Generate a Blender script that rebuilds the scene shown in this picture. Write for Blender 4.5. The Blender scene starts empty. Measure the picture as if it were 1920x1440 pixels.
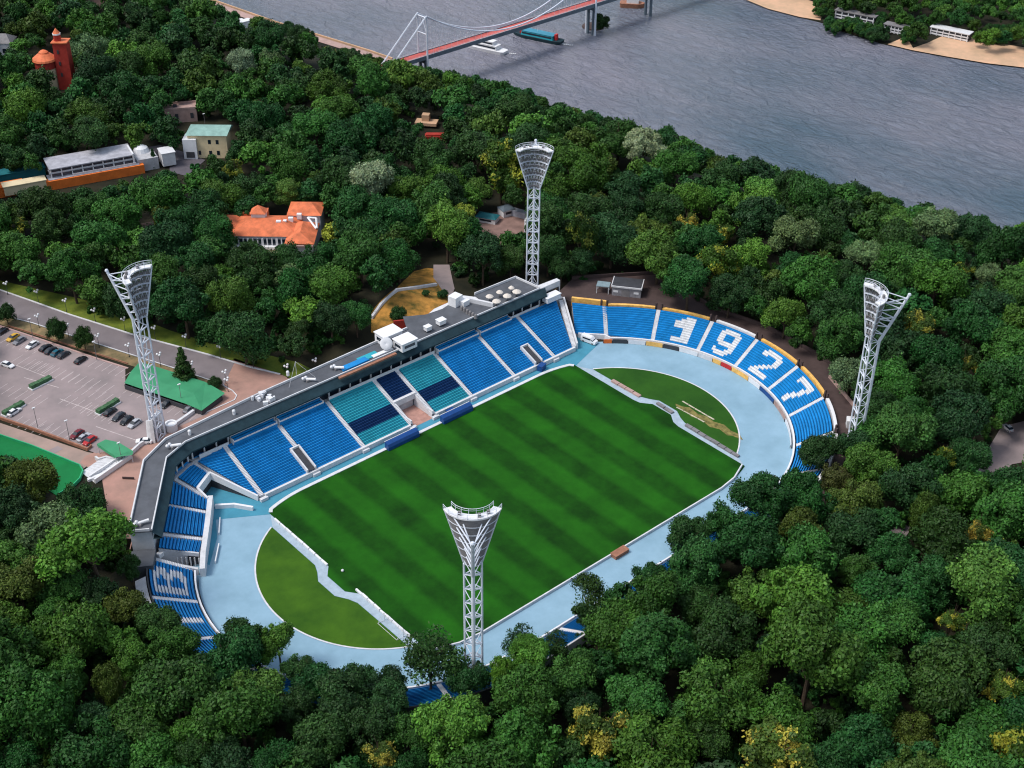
import bpy, bmesh, math, random
import numpy as np
from mathutils import Vector, Matrix
R_ = math.radians
scene = bpy.context.scene
COL = scene.collection

# ------------------------------------------------------------------ camera
CAM = dict(pos=(-192.997, -215.214, 224.103), yaw=41.76338115, pitch=33.39631693, roll=0.62346775, f=2568.216)
def _rot():
    y, p, r = R_(CAM['yaw']), R_(CAM['pitch']), R_(CAM['roll'])
    fwd = Vector((math.sin(y)*math.cos(p), math.cos(y)*math.cos(p), -math.sin(p)))
    rt = Vector((math.cos(y), -math.sin(y), 0)); up = rt.cross(fwd)
    return math.cos(r)*rt + math.sin(r)*up, -math.sin(r)*rt + math.cos(r)*up, fwd
RT, UP, FW = _rot()
CP = Vector(CAM['pos']); FX = CAM['f']
cam = bpy.data.cameras.new('camera'); cam_o = bpy.data.objects.new('camera', cam); COL.objects.link(cam_o)
cam.sensor_width = 36.0; cam.lens = FX*36.0/1920.0; cam.clip_start = 1.0; cam.clip_end = 9000.0
m = Matrix((RT, UP, -FW)).transposed().to_4x4(); m.translation = CP
cam_o.matrix_world = m
scene.camera = cam_o

# ------------------------------------------------------------------ world and sun
SUN_EL, SUN_AZ = R_(58), math.atan2(0.45, -0.9)      # azimuth of the vector towards the sun (math angle)
w = bpy.data.worlds.new("World"); scene.world = w; w.use_nodes = True
nt = w.node_tree; nt.nodes.clear()
sky = nt.nodes.new('ShaderNodeTexSky'); sky.sky_type = 'NISHITA'; sky.sun_disc = False
sky.sun_elevation = SUN_EL; sky.sun_rotation = math.pi/2 - SUN_AZ
sky.air_density = 1.6; sky.dust_density = 3.0; sky.ozone_density = 1.0
bg = nt.nodes.new('ShaderNodeBackground'); bg.inputs['Strength'].default_value = 0.125
wo = nt.nodes.new('ShaderNodeOutputWorld')
mixs = nt.nodes.new('ShaderNodeMix'); mixs.data_type = 'RGBA'; mixs.inputs[0].default_value = .35       # thin cloud cover
mixs.inputs[7].default_value = (4.6, 5.1, 5.9, 1)
nt.links.new(sky.outputs[0], mixs.inputs[6]); nt.links.new(mixs.outputs[2], bg.inputs[0]); nt.links.new(bg.outputs[0], wo.inputs[0])
sl = bpy.data.lights.new('sun', 'SUN'); sl.energy = 2.0; sl.angle = R_(20); sl.color = (1.0, 0.965, 0.92)
so = bpy.data.objects.new('sun', sl); COL.objects.link(so)
sv = Vector((math.cos(SUN_AZ)*math.cos(SUN_EL), math.sin(SUN_AZ)*math.cos(SUN_EL), math.sin(SUN_EL)))
so.rotation_euler = sv.to_track_quat('Z', 'Y').to_euler(); so.location = (0, 0, 300)
scene.view_settings.view_transform = 'Standard'; scene.view_settings.look = 'None'
scene.view_settings.exposure = 0.38; scene.view_settings.gamma = 1.0
scene.cycles.filter_width = 1.15

# ------------------------------------------------------------------ helpers
def proj(p):
    d = Vector(p) - CP; Z = d.dot(FW)
    return 960 + FX*d.dot(RT)/Z, 720 - FX*d.dot(UP)/Z
def P(px, py, z=0.0):
    """point of the place at height z seen at (px, py) of the 1920 x 1440 photograph"""
    d = FW + RT*((px-960)/FX) - UP*((py-720)/FX)
    t = (z - CP.z)/d.z
    return CP + d*t
def PP(pts, z=0.0): return [P(a, b, z)[:2] for a, b in pts]

def mat(name, rgb, rough=0.8, var=0.12, scale=0.4, spec=0.25, metal=0.0, bump=0.0, bscale=None, detail=4.0, hue=0.0):
    m = bpy.data.materials.new(name); m.use_nodes = True; t = m.node_tree
    b = t.nodes['Principled BSDF']; b.inputs['Roughness'].default_value = rough
    b.inputs['Specular IOR Level'].default_value = spec; b.inputs['Metallic'].default_value = metal
    if var > 0:
        g = t.nodes.new('ShaderNodeNewGeometry'); n = t.nodes.new('ShaderNodeTexNoise')
        n.inputs['Scale'].default_value = scale; n.inputs['Detail'].default_value = detail; n.inputs['Roughness'].default_value = 0.65
        t.links.new(g.outputs['Position'], n.inputs['Vector'])
        r = t.nodes.new('ShaderNodeValToRGB'); e = r.color_ramp.elements
        e[0].position = 0.3; e[1].position = 0.7
        lo = [c*(1-var) for c in rgb]; hi = [c*(1+var) for c in rgb]
        hi[0] *= 1+hue; lo[0] *= 1-hue
        e[0].color = (*lo, 1); e[1].color = (*[min(1, c) for c in hi], 1)
        t.links.new(n.outputs['Fac'], r.inputs[0]); t.links.new(r.outputs[0], b.inputs['Base Color'])
        if bump > 0:
            n2 = t.nodes.new('ShaderNodeTexNoise'); n2.inputs['Scale'].default_value = bscale or scale*4; n2.inputs['Detail'].default_value = 5
            t.links.new(g.outputs['Position'], n2.inputs['Vector'])
            bp = t.nodes.new('ShaderNodeBump'); bp.inputs['Strength'].default_value = bump
            t.links.new(n2.outputs['Fac'], bp.inputs['Height']); t.links.new(bp.outputs[0], b.inputs['Normal'])
    else:
        b.inputs['Base Color'].default_value = (*rgb, 1)
    return m

class MB:
    """collects faces, then links ONE mesh object"""
    def __init__(s): s.v = []; s.f = []; s.m = []
    def face(s, pts, mi=0):
        n = len(s.v); s.v += [tuple(p) for p in pts]; s.f.append(tuple(range(n, n+len(pts)))); s.m.append(mi)
    def box(s, c, d, rz=0.0, mi=0, top=None):
        """c = centre of the bottom, d = sizes, rz = turn about z; top = (sx, sy) taper"""
        tx, ty = top or (1, 1); co, si = math.cos(rz), math.sin(rz); n = len(s.v)
        for z, ax, ay in ((0, 1, 1), (d[2], tx, ty)):
            for x, y in ((-.5, -.5), (.5, -.5), (.5, .5), (-.5, .5)):
                X, Y = x*d[0]*ax, y*d[1]*ay
                s.v.append((c[0]+X*co-Y*si, c[1]+X*si+Y*co, c[2]+z))
        for q in ((0, 3, 2, 1), (4, 5, 6, 7), (0, 1, 5, 4), (1, 2, 6, 5), (2, 3, 7, 6), (3, 0, 4, 7)):
            s.f.append(tuple(n+i for i in q)); s.m.append(mi)
    def prism(s, poly, z0, z1, mi=0, mside=None):
        n = len(s.v); k = len(poly)
        a = sum(poly[i][0]*poly[(i+1) % k][1]-poly[(i+1) % k][0]*poly[i][1] for i in range(k))
        if a < 0: poly = list(poly)[::-1]
        s.v += [(p[0], p[1], z0) for p in poly] + [(p[0], p[1], z1) for p in poly]
        s.f.append(tuple(n+k+i for i in range(k))); s.m.append(mi)
        s.f.append(tuple(n+k-1-i for i in range(k))); s.m.append(mi)
        for i in range(k):
            j = (i+1) % k; s.f.append((n+i, n+j, n+k+j, n+k+i)); s.m.append(mi if mside is None else mside)
    def tube(s, a, b, r, r2=None, k=6, mi=0):
        a, b = Vector(a), Vector(b); d = b-a
        if d.length < 1e-5: return
        q = d.to_track_quat('Z', 'Y'); r2 = r if r2 is None else r2; n = len(s.v)
        for c, rr in ((a, r), (b, r2)):
            for i in range(k):
                t = 2*math.pi*i/k; s.v.append(tuple(c + q @ Vector((rr*math.cos(t), rr*math.sin(t), 0))))
        for i in range(k):
            j = (i+1) % k; s.f.append((n+i, n+j, n+k+j, n+k+i)); s.m.append(mi)
        s.f.append(tuple(n+k-1-i for i in range(k))); s.m.append(mi)
        s.f.append(tuple(n+k+i for i in range(k))); s.m.append(mi)
    def path(s, pts, r, k=6, mi=0):
        for a, b in zip(pts[:-1], pts[1:]): s.tube(a, b, r, k=k, mi=mi)
    def ball(s, c, r, k=8, mi=0, sz=1.0):
        n = len(s.v); h = k//2
        for i in range(h+1):
            p = math.pi*i/h
            for j in range(k):
                t = 2*math.pi*j/k
                s.v.append((c[0]+r*math.sin(p)*math.cos(t), c[1]+r*math.sin(p)*math.sin(t), c[2]+r*sz*math.cos(p)))
        for i in range(h):
            for j in range(k):
                j2 = (j+1) % k
                s.f.append((n+i*k+j, n+(i+1)*k+j, n+(i+1)*k+j2, n+i*k+j2)); s.m.append(mi)
    def lathe(s, c, prof, k=16, mi=0):
        n = len(s.v)
        for r, z in prof:
            for j in range(k):
                t = 2*math.pi*j/k; s.v.append((c[0]+r*math.cos(t), c[1]+r*math.sin(t), c[2]+z))
        for i in range(len(prof)-1):
            for j in range(k):
                j2 = (j+1) % k
                s.f.append((n+i*k+j, n+i*k+j2, n+(i+1)*k+j2, n+(i+1)*k+j)); s.m.append(mi)
    def wall(s, pts, z0, z1, th, mi=0, closed=False):
        """upright wall of thickness th along a line of (x, y[, z0, z1]) points"""
        pts = [Vector((p[0], p[1])) for p in pts]; n = len(pts)
        L, Rr = [], []
        for i in range(n):
            a = pts[i-1] if i > 0 else pts[i]; b = pts[i+1] if i < n-1 else pts[i]
            d = (b-a).normalized(); nn = Vector((-d.y, d.x))*th/2
            L.append(pts[i]+nn); Rr.append(pts[i]-nn)
        for i in range(n-1):
            a, b, c, d = L[i], L[i+1], Rr[i+1], Rr[i]
            z0a = z0[i] if hasattr(z0, '__len__') else z0; z0b = z0[i+1] if hasattr(z0, '__len__') else z0
            z1a = z1[i] if hasattr(z1, '__len__') else z1; z1b = z1[i+1] if hasattr(z1, '__len__') else z1
            s.face([(a.x, a.y, z1a), (d.x, d.y, z1a), (c.x, c.y, z1b), (b.x, b.y, z1b)], mi)
            s.face([(a.x, a.y, z0a), (a.x, a.y, z1a), (b.x, b.y, z1b), (b.x, b.y, z0b)], mi)
            s.face([(d.x, d.y, z1a), (d.x, d.y, z0a), (c.x, c.y, z0b), (c.x, c.y, z1b)], mi)
            if i == 0: s.face([(a.x, a.y, z0a), (d.x, d.y, z0a), (d.x, d.y, z1a), (a.x, a.y, z1a)], mi)
            if i == n-2: s.face([(b.x, b.y, z0b), (b.x, b.y, z1b), (c.x, c.y, z1b), (c.x, c.y, z0b)], mi)
    def build(s, name, mats, parent=None, smooth=False):
        me = bpy.data.meshes.new(name); me.from_pydata(s.v, [], s.f); me.update()
        mats = mats if isinstance(mats, (list, tuple)) else [mats]
        for x in mats: me.materials.append(x)
        if len(mats) > 1: me.polygons.foreach_set('material_index', s.m)
        if smooth: me.polygons.foreach_set('use_smooth', [True]*len(me.polygons))
        o = bpy.data.objects.new(name, me); COL.objects.link(o)
        if parent: o.parent = parent
        return o

def tag(o, label=None, cat=None, group=None, kind=None):
    if label: o['label'] = label
    if cat: o['category'] = cat
    if group: o['group'] = group
    if kind: o['kind'] = kind
    return o
def empty(name, loc=(0, 0, 0), rz=0.0, label=None, cat=None, group=None):
    o = bpy.data.objects.new(name, None); COL.objects.link(o); o.location = loc; o.rotation_euler = (0, 0, rz)
    o.empty_display_size = 0.5
    return tag(o, label, cat, group)
CH = {}
def copy_tree(o, parent=None, rec=None):
    c = o.copy(); COL.objects.link(c)
    if parent: c.parent = parent
    for ch in list(o.children): copy_tree(ch, c)
    return c
def struct(o): o['kind'] = 'structure'; return o
def sheet(name, poly, z, m, label=None):
    """flat setting sheet from a polygon"""
    b = MB(); k = len(poly)
    a = sum(poly[i][0]*poly[(i+1) % k][1]-poly[(i+1) % k][0]*poly[i][1] for i in range(k))
    if a < 0: poly = poly[::-1]
    b.face([(p[0], p[1], z) for p in poly])
    o = b.build(name, m)
    bm = bmesh.new(); bm.from_mesh(o.data); bmesh.ops.triangulate(bm, faces=bm.faces[:]); bm.to_mesh(o.data); bm.free()
    return struct(o)
def arc(cx, cy, r, a0, a1, n):
    return [(cx+r*math.cos(R_(a0+(a1-a0)*i/n)), cy+r*math.sin(R_(a0+(a1-a0)*i/n))) for i in range(n+1)]
def resample(pts, n):
    pts = [Vector(p[:2]) for p in pts]; L = [0]
    for a, b in zip(pts[:-1], pts[1:]): L.append(L[-1]+(b-a).length)
    out = []
    for i in range(n+1):
        t = L[-1]*i/n; j = 0
        while j < len(L)-2 and L[j+1] < t: j += 1
        u = (t-L[j])/max(1e-9, L[j+1]-L[j]); out.append(pts[j].lerp(pts[j+1], u))
    return out

# ------------------------------------------------------------------ materials
M = {}
M['white'] = mat('white_paint', (.72, .72, .74), .5, .06, .6)
M['mastwhite'] = mat('mast_white_paint', (.62, .66, .74), .45, .10, .5)
M['concrete'] = mat('concrete', (.42, .42, .44), .85, .18, .5)
M['palecon'] = mat('pale_concrete', (.60, .60, .62), .85, .12, .7)
M['roofgrey'] = mat('roof_felt', (.088, .094, .108), .85, .22, .25)
M['fascia'] = mat('fascia_dark_teal', (.018, .042, .055), .9, .25, .4)
M['glass'] = mat('dark_glass', (.012, .022, .035), .12, 0, spec=.6)
M['track'] = mat('track_pale_blue', (.228, .372, .475), .8, .14, .10, hue=.03, detail=9)
M['teal'] = mat('apron_teal', (.055, .24, .34), .8, .14, .2)
M['blue'] = mat('seat_blue', (.010, .215, .53), .45, .18, .25)
M['bluedk'] = mat('seat_tread_blue', (.005, .120, .32), .8, .15, .5)
M['tealseat'] = mat('seat_teal', (.030, .33, .41), .45, .12, .3)
M['navy'] = mat('seat_navy', (.005, .03, .105), .5, .15, .3)
M['asphalt'] = mat('asphalt_pinkish', (.270, .222, .222), .9, .18, .10, hue=.03)
M['road'] = mat('road_asphalt', (.19, .165, .175), .9, .14, .12)
M['plaza'] = mat('plaza_paving', (.36, .215, .175), .9, .14, .2, hue=.05)
M['brownpave'] = mat('brown_paving', (.070, .048, .046), .9, .2, .3)
M['green'] = mat('green_sheet', (.045, .25, .12), .6, .12, .2)
M['court'] = mat('court_green', (.004, .17, .045), .8, .15, .15)
M['orange'] = mat('orange_roof', (.62, .165, .07), .7, .28, .35, hue=.05)
M['brick'] = mat('red_brick', (.34, .035, .025), .85, .22, .5)
M['yellowb'] = mat('board_yellow', (.80, .46, .13), .6, .25, .7)
M['cream'] = mat('cream_wall', (.66, .55, .36), .85, .12, .4)
M['trunk'] = mat('bark', (.07, .05, .035), .9, .3, 1.5)
M['grassd'] = mat('dry_grass', (.27, .165, .035), .95, .55, .30, hue=.30)
M['verge'] = mat('verge_grass', (.10, .145, .018), .95, .35, .2, hue=.2)
M['dgrey'] = mat('dark_grey', (.05, .052, .06), .6, .2, .5)
M['mgrey'] = mat('lamp_grey', (.19, .18, .185), .6, .2, .8)
M['rubber'] = mat('tyre_rubber', (.012, .012, .013), .8, 0)
M['rust'] = mat('rusty_timber', (.30, .14, .09), .9, .25, .8)
M['sand'] = mat('sand', (.56, .36, .23), .95, .14, .08, hue=.06)
M['copper'] = mat('green_metal_roof', (.22, .36, .32), .5, .2, .4)
M['pink'] = mat('bridge_deck_red', (.50, .115, .10), .8, .25, .3)
M['steelblue'] = mat('bridge_steel', (.10, .13, .16), .6, .2, .3)
M['pinkw'] = mat('pinkish_stucco', (.40, .27, .24), .9, .2, .4)
M['bluebox'] = mat('blue_cover', (.012, .06, .22), .4, .15, .5)
M['redp'] = mat('red_paint', (.5, .03, .03), .5, .1, 1)
M['paint'] = mat('marking_paint', (.52, .45, .44), .8, .25, .8)

def leaf_material(name, use_attr):
    m = bpy.data.materials.new(name); m.use_nodes = True; t = m.node_tree
    b = t.nodes['Principled BSDF']; b.inputs['Roughness'].default_value = .55; b.inputs['Specular IOR Level'].default_value = .18
    if use_attr:
        a = t.nodes.new('ShaderNodeAttribute'); a.attribute_name = 'col'; t.links.new(a.outputs['Color'], b.inputs['Base Color'])
    else:
        oi = t.nodes.new('ShaderNodeObjectInfo'); a = t.nodes.new('ShaderNodeAttribute'); a.attribute_name = 'col'
        mx = t.nodes.new('ShaderNodeMix'); mx.data_type = 'RGBA'; mx.blend_type = 'MULTIPLY'; mx.inputs[0].default_value = 1
        t.links.new(oi.outputs['Color'], mx.inputs[6]); t.links.new(a.outputs['Color'], mx.inputs[7])
        t.links.new(mx.outputs[2], b.inputs['Base Color'])
    return m
M['leaf'] = leaf_material('leaves', False)
M['leafw'] = leaf_material('woodland_leaves', True)

def turf_material():
    m = bpy.data.materials.new('pitch_turf'); m.use_nodes = True; t = m.node_tree; L = t.links
    b = t.nodes['Principled BSDF']; b.inputs['Roughness'].default_value = .9; b.inputs['Specular IOR Level'].default_value = .1
    g = t.nodes.new('ShaderNodeNewGeometry'); s = t.nodes.new('ShaderNodeSeparateXYZ'); L.new(g.outputs['Position'], s.inputs[0])
    def band(out, period, ph):
        a = t.nodes.new('ShaderNodeMath'); a.operation = 'MULTIPLY_ADD'; a.inputs[1].default_value = 2*math.pi/period; a.inputs[2].default_value = ph
        n = t.nodes.new('ShaderNodeTexNoise'); n.inputs['Scale'].default_value = .12; n.inputs['Detail'].default_value = 3; L.new(g.outputs['Position'], n.inputs['Vector'])
        ad = t.nodes.new('ShaderNodeMath'); ad.operation = 'MULTIPLY_ADD'; ad.inputs[1].default_value = 1.0; L.new(n.outputs['Fac'], ad.inputs[0]); L.new(out, ad.inputs[2])
        L.new(ad.outputs[0], a.inputs[0])
        c = t.nodes.new('ShaderNodeMath'); c.operation = 'SINE'; L.new(a.outputs[0], c.inputs[0])
        d = t.nodes.new('ShaderNodeMath'); d.operation = 'MULTIPLY'; d.inputs[1].default_value = 2.2; d.use_clamp = False; L.new(c.outputs[0], d.inputs[0])
        e = t.nodes.new('ShaderNodeClamp'); e.inputs['Min'].default_value = -1; L.new(d.outputs[0], e.inputs['Value']); return e.outputs[0]
    bx = band(s.outputs['X'], 12.0, .6); by = band(s.outputs['Y'], 14.5, .3)
    m1 = t.nodes.new('ShaderNodeMath'); m1.operation = 'MULTIPLY'; m1.inputs[1].default_value = .105; L.new(bx, m1.inputs[0])
    m2 = t.nodes.new('ShaderNodeMath'); m2.operation = 'MULTIPLY_ADD'; m2.inputs[1].default_value = .02; L.new(by, m2.inputs[0]); L.new(m1.outputs[0], m2.inputs[2])
    n = t.nodes.new('ShaderNodeTexNoise'); n.inputs['Scale'].default_value = .09; n.inputs['Detail'].default_value = 9; n.inputs['Roughness'].default_value = .72
    L.new(g.outputs['Position'], n.inputs['Vector'])
    m3 = t.nodes.new('ShaderNodeMath'); m3.operation = 'MULTIPLY_ADD'; m3.inputs[1].default_value = .80; L.new(n.outputs['Fac'], m3.inputs[0]); L.new(m2.outputs[0], m3.inputs[2])
    r = t.nodes.new('ShaderNodeValToRGB'); e = r.color_ramp.elements
    e[0].position = .18; e[0].color = (.005, .034, .003, 1); e[1].position = .66; e[1].color = (.015, .112, .006, 1)
    L.new(m3.outputs[0], r.inputs[0]); L.new(r.outputs[0], b.inputs['Base Color'])
    return m
M['turf'] = turf_material()
M['lawn'] = mat('infield_grass', (.030, .096, .004), .95, .40, .07, detail=8, hue=.25)
M['lawn2'] = mat('infield_grass_deep', (.017, .078, .005), .95, .32, .07, detail=8, hue=.15)
M['soil'] = mat('woodland_floor', (.016, .017, .009), .95, .5, .12, hue=.2)

def water_material():
    m = bpy.data.materials.new('river_water'); m.use_nodes = True; t = m.node_tree; L = t.links
    b = t.nodes['Principled BSDF']; b.inputs['Roughness'].default_value = .10; b.inputs['IOR'].default_value = 1.33
    g = t.nodes.new('ShaderNodeNewGeometry')
    mp = t.nodes.new('ShaderNodeMapping'); mp.inputs['Rotation'].default_value = (0, 0, R_(32)); mp.inputs['Scale'].default_value = (1.0, .50, 1)
    L.new(g.outputs['Position'], mp.inputs['Vector'])
    n = t.nodes.new('ShaderNodeTexNoise'); n.inputs['Scale'].default_value = .20; n.inputs['Detail'].default_value = 7; n.inputs['Roughness'].default_value = .62; n.inputs['Distortion'].default_value = .8
    L.new(mp.outputs[0], n.inputs['Vector'])
    n2 = t.nodes.new('ShaderNodeTexNoise'); n2.inputs['Scale'].default_value = .0075; n2.inputs['Detail'].default_value = 5; L.new(mp.outputs[0], n2.inputs['Vector'])
    r = t.nodes.new('ShaderNodeValToRGB'); e = r.color_ramp.elements
    e[0].position = .38; e[0].color = (.075, .120, .165, 1); e[1].position = .62; e[1].color = (.205, .205, .255, 1)
    L.new(n2.outputs['Fac'], r.inputs[0]); L.new(r.outputs[0], b.inputs['Base Color'])
    bp = t.nodes.new('ShaderNodeBump'); bp.inputs['Strength'].default_value = 1.0; bp.inputs['Distance'].default_value = 4.5
    L.new(n.outputs['Fac'], bp.inputs['Height']); L.new(bp.outputs[0], b.inputs['Normal'])
    return m
M['water'] = water_material()

# ------------------------------------------------------------------ terrain
CREST = [(-400, 262), (-260, 240), (-25, 202), (14, 191), (34, 186), (99, 171), (166, 160), (238, 139), (279, 130), (352, 123), (450, 112), (600, 100), (900, 90)]
SHORE = [(-400, 420), (-100, 330), (100, 302), (238, 292), (438, 283), (535, 266), (605, 258), (900, 225)]
def interp(t, tab):
    if t <= tab[0][0]: return tab[0][1]
    for (a, x), (b, y) in zip(tab[:-1], tab[1:]):
        if t <= b: return x+(y-x)*(t-a)/(b-a)
    return tab[-1][1]
def sm(t): t = max(0, min(1, t)); return t*t*(3-2*t)
def oval(x, y):                                     # distance outside the oval's straight spine
    return math.hypot(max(0, abs(x)-42), y)
def H(x, y):
    base = 3.0
    # hill with dry grass behind the main stand
    if y > 66: base += 7.0*sm(1-math.hypot((x-27)/34, (y-92)/34))*sm((y-66)/8)
    if x > 80: base += 2.0*sm((x-80)/15)*sm((60-abs(y))/20)
    xc, xs = interp(y, CREST), interp(y, SHORE)
    if x > xc:
        e = xs-9
        base = base + (-68.5-base)*sm((x-xc)/(e-xc)) if x < e else -68.5
        if x > xs: base = -68.5 - 4*sm((x-xs)/3)
    d = oval(x, y)
    if d < 57.5 and y < 66: base = -0.25 + (base+0.25)*sm((d-50)/7)
    if -100 < x < 72 and 36 < y < 66: base = min(base, -0.25 + 3.2*sm((y-58)/7)) if y < 65 else base
    return base
def build_ground():
    xs = np.arange(-330, 400, 5.0); ys = np.arange(-330, 900, 5.0)
    v = [(x, y, H(x, y)) for y in ys for x in xs]; nx = len(xs)
    f = [(j*nx+i, j*nx+i+1, (j+1)*nx+i+1, (j+1)*nx+i) for j in range(len(ys)-1) for i in range(nx-1)]
    me = bpy.data.meshes.new('ground'); me.from_pydata(v, [], f); me.materials.append(M['soil'])
    me.polygons.foreach_set('use_smooth', [True]*len(f))
    o = bpy.data.objects.new('ground', me); COL.objects.link(o); struct(o)
build_ground()
b = MB(); b.face([(-1500, -2500, -70), (4500, -2500, -70), (4500, 4500, -70), (-1500, 4500, -70)]); struct(b.build('river', M['water']))

# ------------------------------------------------------------------ stadium floor
base_oval = arc(42, 0, 47.6, -90, 90, 40) + arc(-42, 0, 47.6, 90, 270, 40)
sheet('running_track', base_oval, 0.0, M['track'])
tp = [(-80, 34), (-72, 44), (-66, 60), (-40, 60), (60, 60), (70.5, 45), (68.3, 37.6), (54.5, 33.2)]
tp += [(42+37.3*math.cos(R_(a)), 37.3*math.sin(R_(a))) for a in (75, 82, 90)] + [(-42+37.3*math.cos(R_(a)), 37.3*math.sin(R_(a))) for a in (90, 98, 105)]
tp += [(-54.5, 33.0), (-66.5, 40.4), (-70, 34), (-77, 26)]
sheet('apron', tp, 0.03, M['teal'])
XE = 54.7
M['walk'] = mat('walkway_paving', (.33, .41, .48), .85, .15, .5)
def inner(xe, r, bulge):
    pts = []
    a0 = math.degrees(math.acos((xe-42)/r))
    right = arc(42, 0, r, a0, 90, 10)[::-1]         # from straight to the corner
    seq = [(p[0], p[1]) for p in right]
    seq += [(xe, 9), (xe+.4, 6.5), (xe+bulge, 3.6), (xe+bulge, -3.6), (xe+.6, -6.5), (xe, -9)]
    seq += [(p[0], -p[1]) for p in right[::-1]]
    left = [(-x, y) for x, y in seq[::-1]]
    return seq + left
pitch_poly = inner(XE, 36.0, 2.7)
sheet('pitch', pitch_poly, 0.09, M['turf'])
for sx in (1, -1):
    lim = 57.3
    a0 = math.degrees(math.acos((lim-42)/32.2))
    pts = arc(42, 0, 32.2, a0, -a0, 36)
    pts += [(57.5, -9), (58.4, -6.5), (60.2, -3.4), (60.2, 3.6), (58.5, 6.4), (57.4, 9)]
    sheet('infield_lawn', [(sx*x, y) for x, y in pts], 0.07, M['lawn2'] if sx > 0 else M['lawn'])
    ring = MB(); o1 = arc(42, 0, 32.6, a0, -a0, 36); o2 = arc(42, 0, 32.2, a0, -a0, 36)
    for i in range(36):
        ring.face([(sx*o1[i][0], o1[i][1], .10), (sx*o1[i+1][0], o1[i+1][1], .10), (sx*o2[i+1][0], o2[i+1][1], .10), (sx*o2[i][0], o2[i][1], .10)])
    struct(ring.build('track_kerb', M['palecon']))
    wk = [(54.75, 33.0), (54.75, 9), (55.1, 6.5), (57.45, 3.6), (57.45, -3.6), (55.3, -6.5), (54.75, -9), (54.75, -33.2),
          (57.2, -28.2), (57.4, -9), (58.3, -6.5), (60.1, -3.4), (60.1, 3.6), (58.4, 6.4), (57.3, 9), (57.2, 28.2)]
    sheet('walkway', [(sx*x, y) for x, y in wk], 0.06, M['walk'])
# raised white kerb along the stand side of the pitch
kb = MB(); line = [(x, y) for x, y in inner(XE, 36.5, 0) if y > 12 and abs(x) < 54.6]
line.sort()
line = [(-54.3, 33.6)]+[p for p in line if abs(p[0]) < 53.9]+[(54.3, 33.6)]
kb.wall(line, 0.0, .28, 1.0); struct(kb.build('kerb', M['palecon']))

# low white barrier between the pitch and the near straight
def low_barrier(name, line, z1, th, label):
    o = MB(); o.wall(line, 0, z1, th); t = o.build(name, M['palecon']); return tag(t, label, 'barrier')
nl = [(-53.5, -33.4), (-48, -35.6), (-42, -36.4), (0, -36.4), (42, -36.4), (48, -35.6), (54.0, -33.2)]
low_barrier('pitch_barrier', nl, .75, .35, 'low pale barrier along the near touchline of the football pitch')

# ------------------------------------------------------------------ stands
M['seatwhite'] = mat('seat_white', (.64, .65, .67), .6, .15, .8)
SEATM = [M['blue'], M['seatwhite'], M['tealseat'], M['navy'], M['bluedk'], M['concrete']]
PROF = [(0, 0, 4), (.22, 0, 4), (.24, .42, 0), (.62, .46, 0), (.66, .80, 0), (.76, .80, 0), (.80, .02, 4), (1.0, .02, 4)]
def seat_block(parent, F, B, zf, zb, n, cells=1, color=None, z0=-.2, name='seating_block', zf1=None):
    """stepped seat rows between a front line F and a back line B; color(u, row) picks the seat material"""
    F, B = resample(F, cells), resample(B, cells); b = MB(); rise = (zb-zf)/n
    def pt(j, s, z): q = F[j].lerp(B[j], s); return (q.x, q.y, z)
    for i in range(n):
        z = zf+rise*i
        for j in range(cells):
            c = color((j+.5)/cells, (i+.5)/n) if color else 0
            for (s0, d0, _), (s1, d1, k) in zip(PROF[:-1], PROF[1:]):
                a0, a1 = (i+s0)/n, (i+s1)/n
                if c == 1 and k == 4 and s0 in (0, .76): k = 0
                b.face([pt(j, a0, z+d0), pt(j, a1, z+d1), pt(j+1, a1, z+d1), pt(j+1, a0, z+d0)], c if k == 0 else 4)
            b.face([pt(j, (i+1)/n, z+.02), pt(j, (i+1)/n, z+rise), pt(j+1, (i+1)/n, z+rise), pt(j+1, (i+1)/n, z+.02)], 4)
    for j in (0, cells):                            # closed flanks
        b.face([pt(j, 0, z0), pt(j, 0, zf), pt(j, 1, zb), pt(j, 1, z0)], 5)
    b.face([pt(0, 0, z0), pt(cells, 0, z0), pt(cells, 0, zf), pt(0, 0, zf)], 5)
    return b.build(name, SEATM, parent)
def stair(parent, f, k, w, zf, zb, n=40, m='palecon'):
    f, k = Vector(f[:2]), Vector(k[:2]); d = k-f; L = d.length; rz = math.atan2(d.y, d.x); b = MB()
    n = int(n*1.0) if n == 40 else int(n*1.8)
    for i in range(n):
        c = f+d*((i+.5)/n); z = zf+(zb-zf)*(i+1)/n
        b.box((c.x, c.y, zf-1.2 if i < 3 else z-1.6), (L/n*1.0, w, (z-zf+1.2 if i < 3 else 1.6)+.12), rz)
    return b.build('stair', M[m], parent)

# ---- main stand
ms = empty('grandstand', (0, 48, 0), 0, 'long main grandstand with blue seats and a flat grey roof beside the car park', 'grandstand')
YF, YB, ZF, ZB = 40.0, 57.0, 1.0, 7.4
ST = [52.0, 35.7, 19.1, 5.0, -3.2, -19.7, -36.1, -52.7]
HW = .75
ms_off = Vector((0, 48, 0))
def rel(o):                                        # mesh was written in world coordinates
    o.location = -o.parent.location if o.parent.rotation_euler.z == 0 else o.location
    return o
def msb(x0, x1, yf=YF, yb=YB, color=None, cells=1, n=21, xb0=None, xb1=None):
    z = lambda y: ZF+(ZB-ZF)*(y-YF)/(YB-YF)
    return rel(seat_block(ms, [(x0, yf), (x1, yf)], [(x0 if xb0 is None else xb0, yb), (x1 if xb1 is None else xb1, yb)], z(yf), z(yb), n, cells, color))
def vip(u, s): return 3 if .22 < s < .5 else 2
msb(52+HW, 59.6, xb1=68.3)
msb(35.7+HW, 52-HW); msb(19.1+HW, 35.7-HW)
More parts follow.
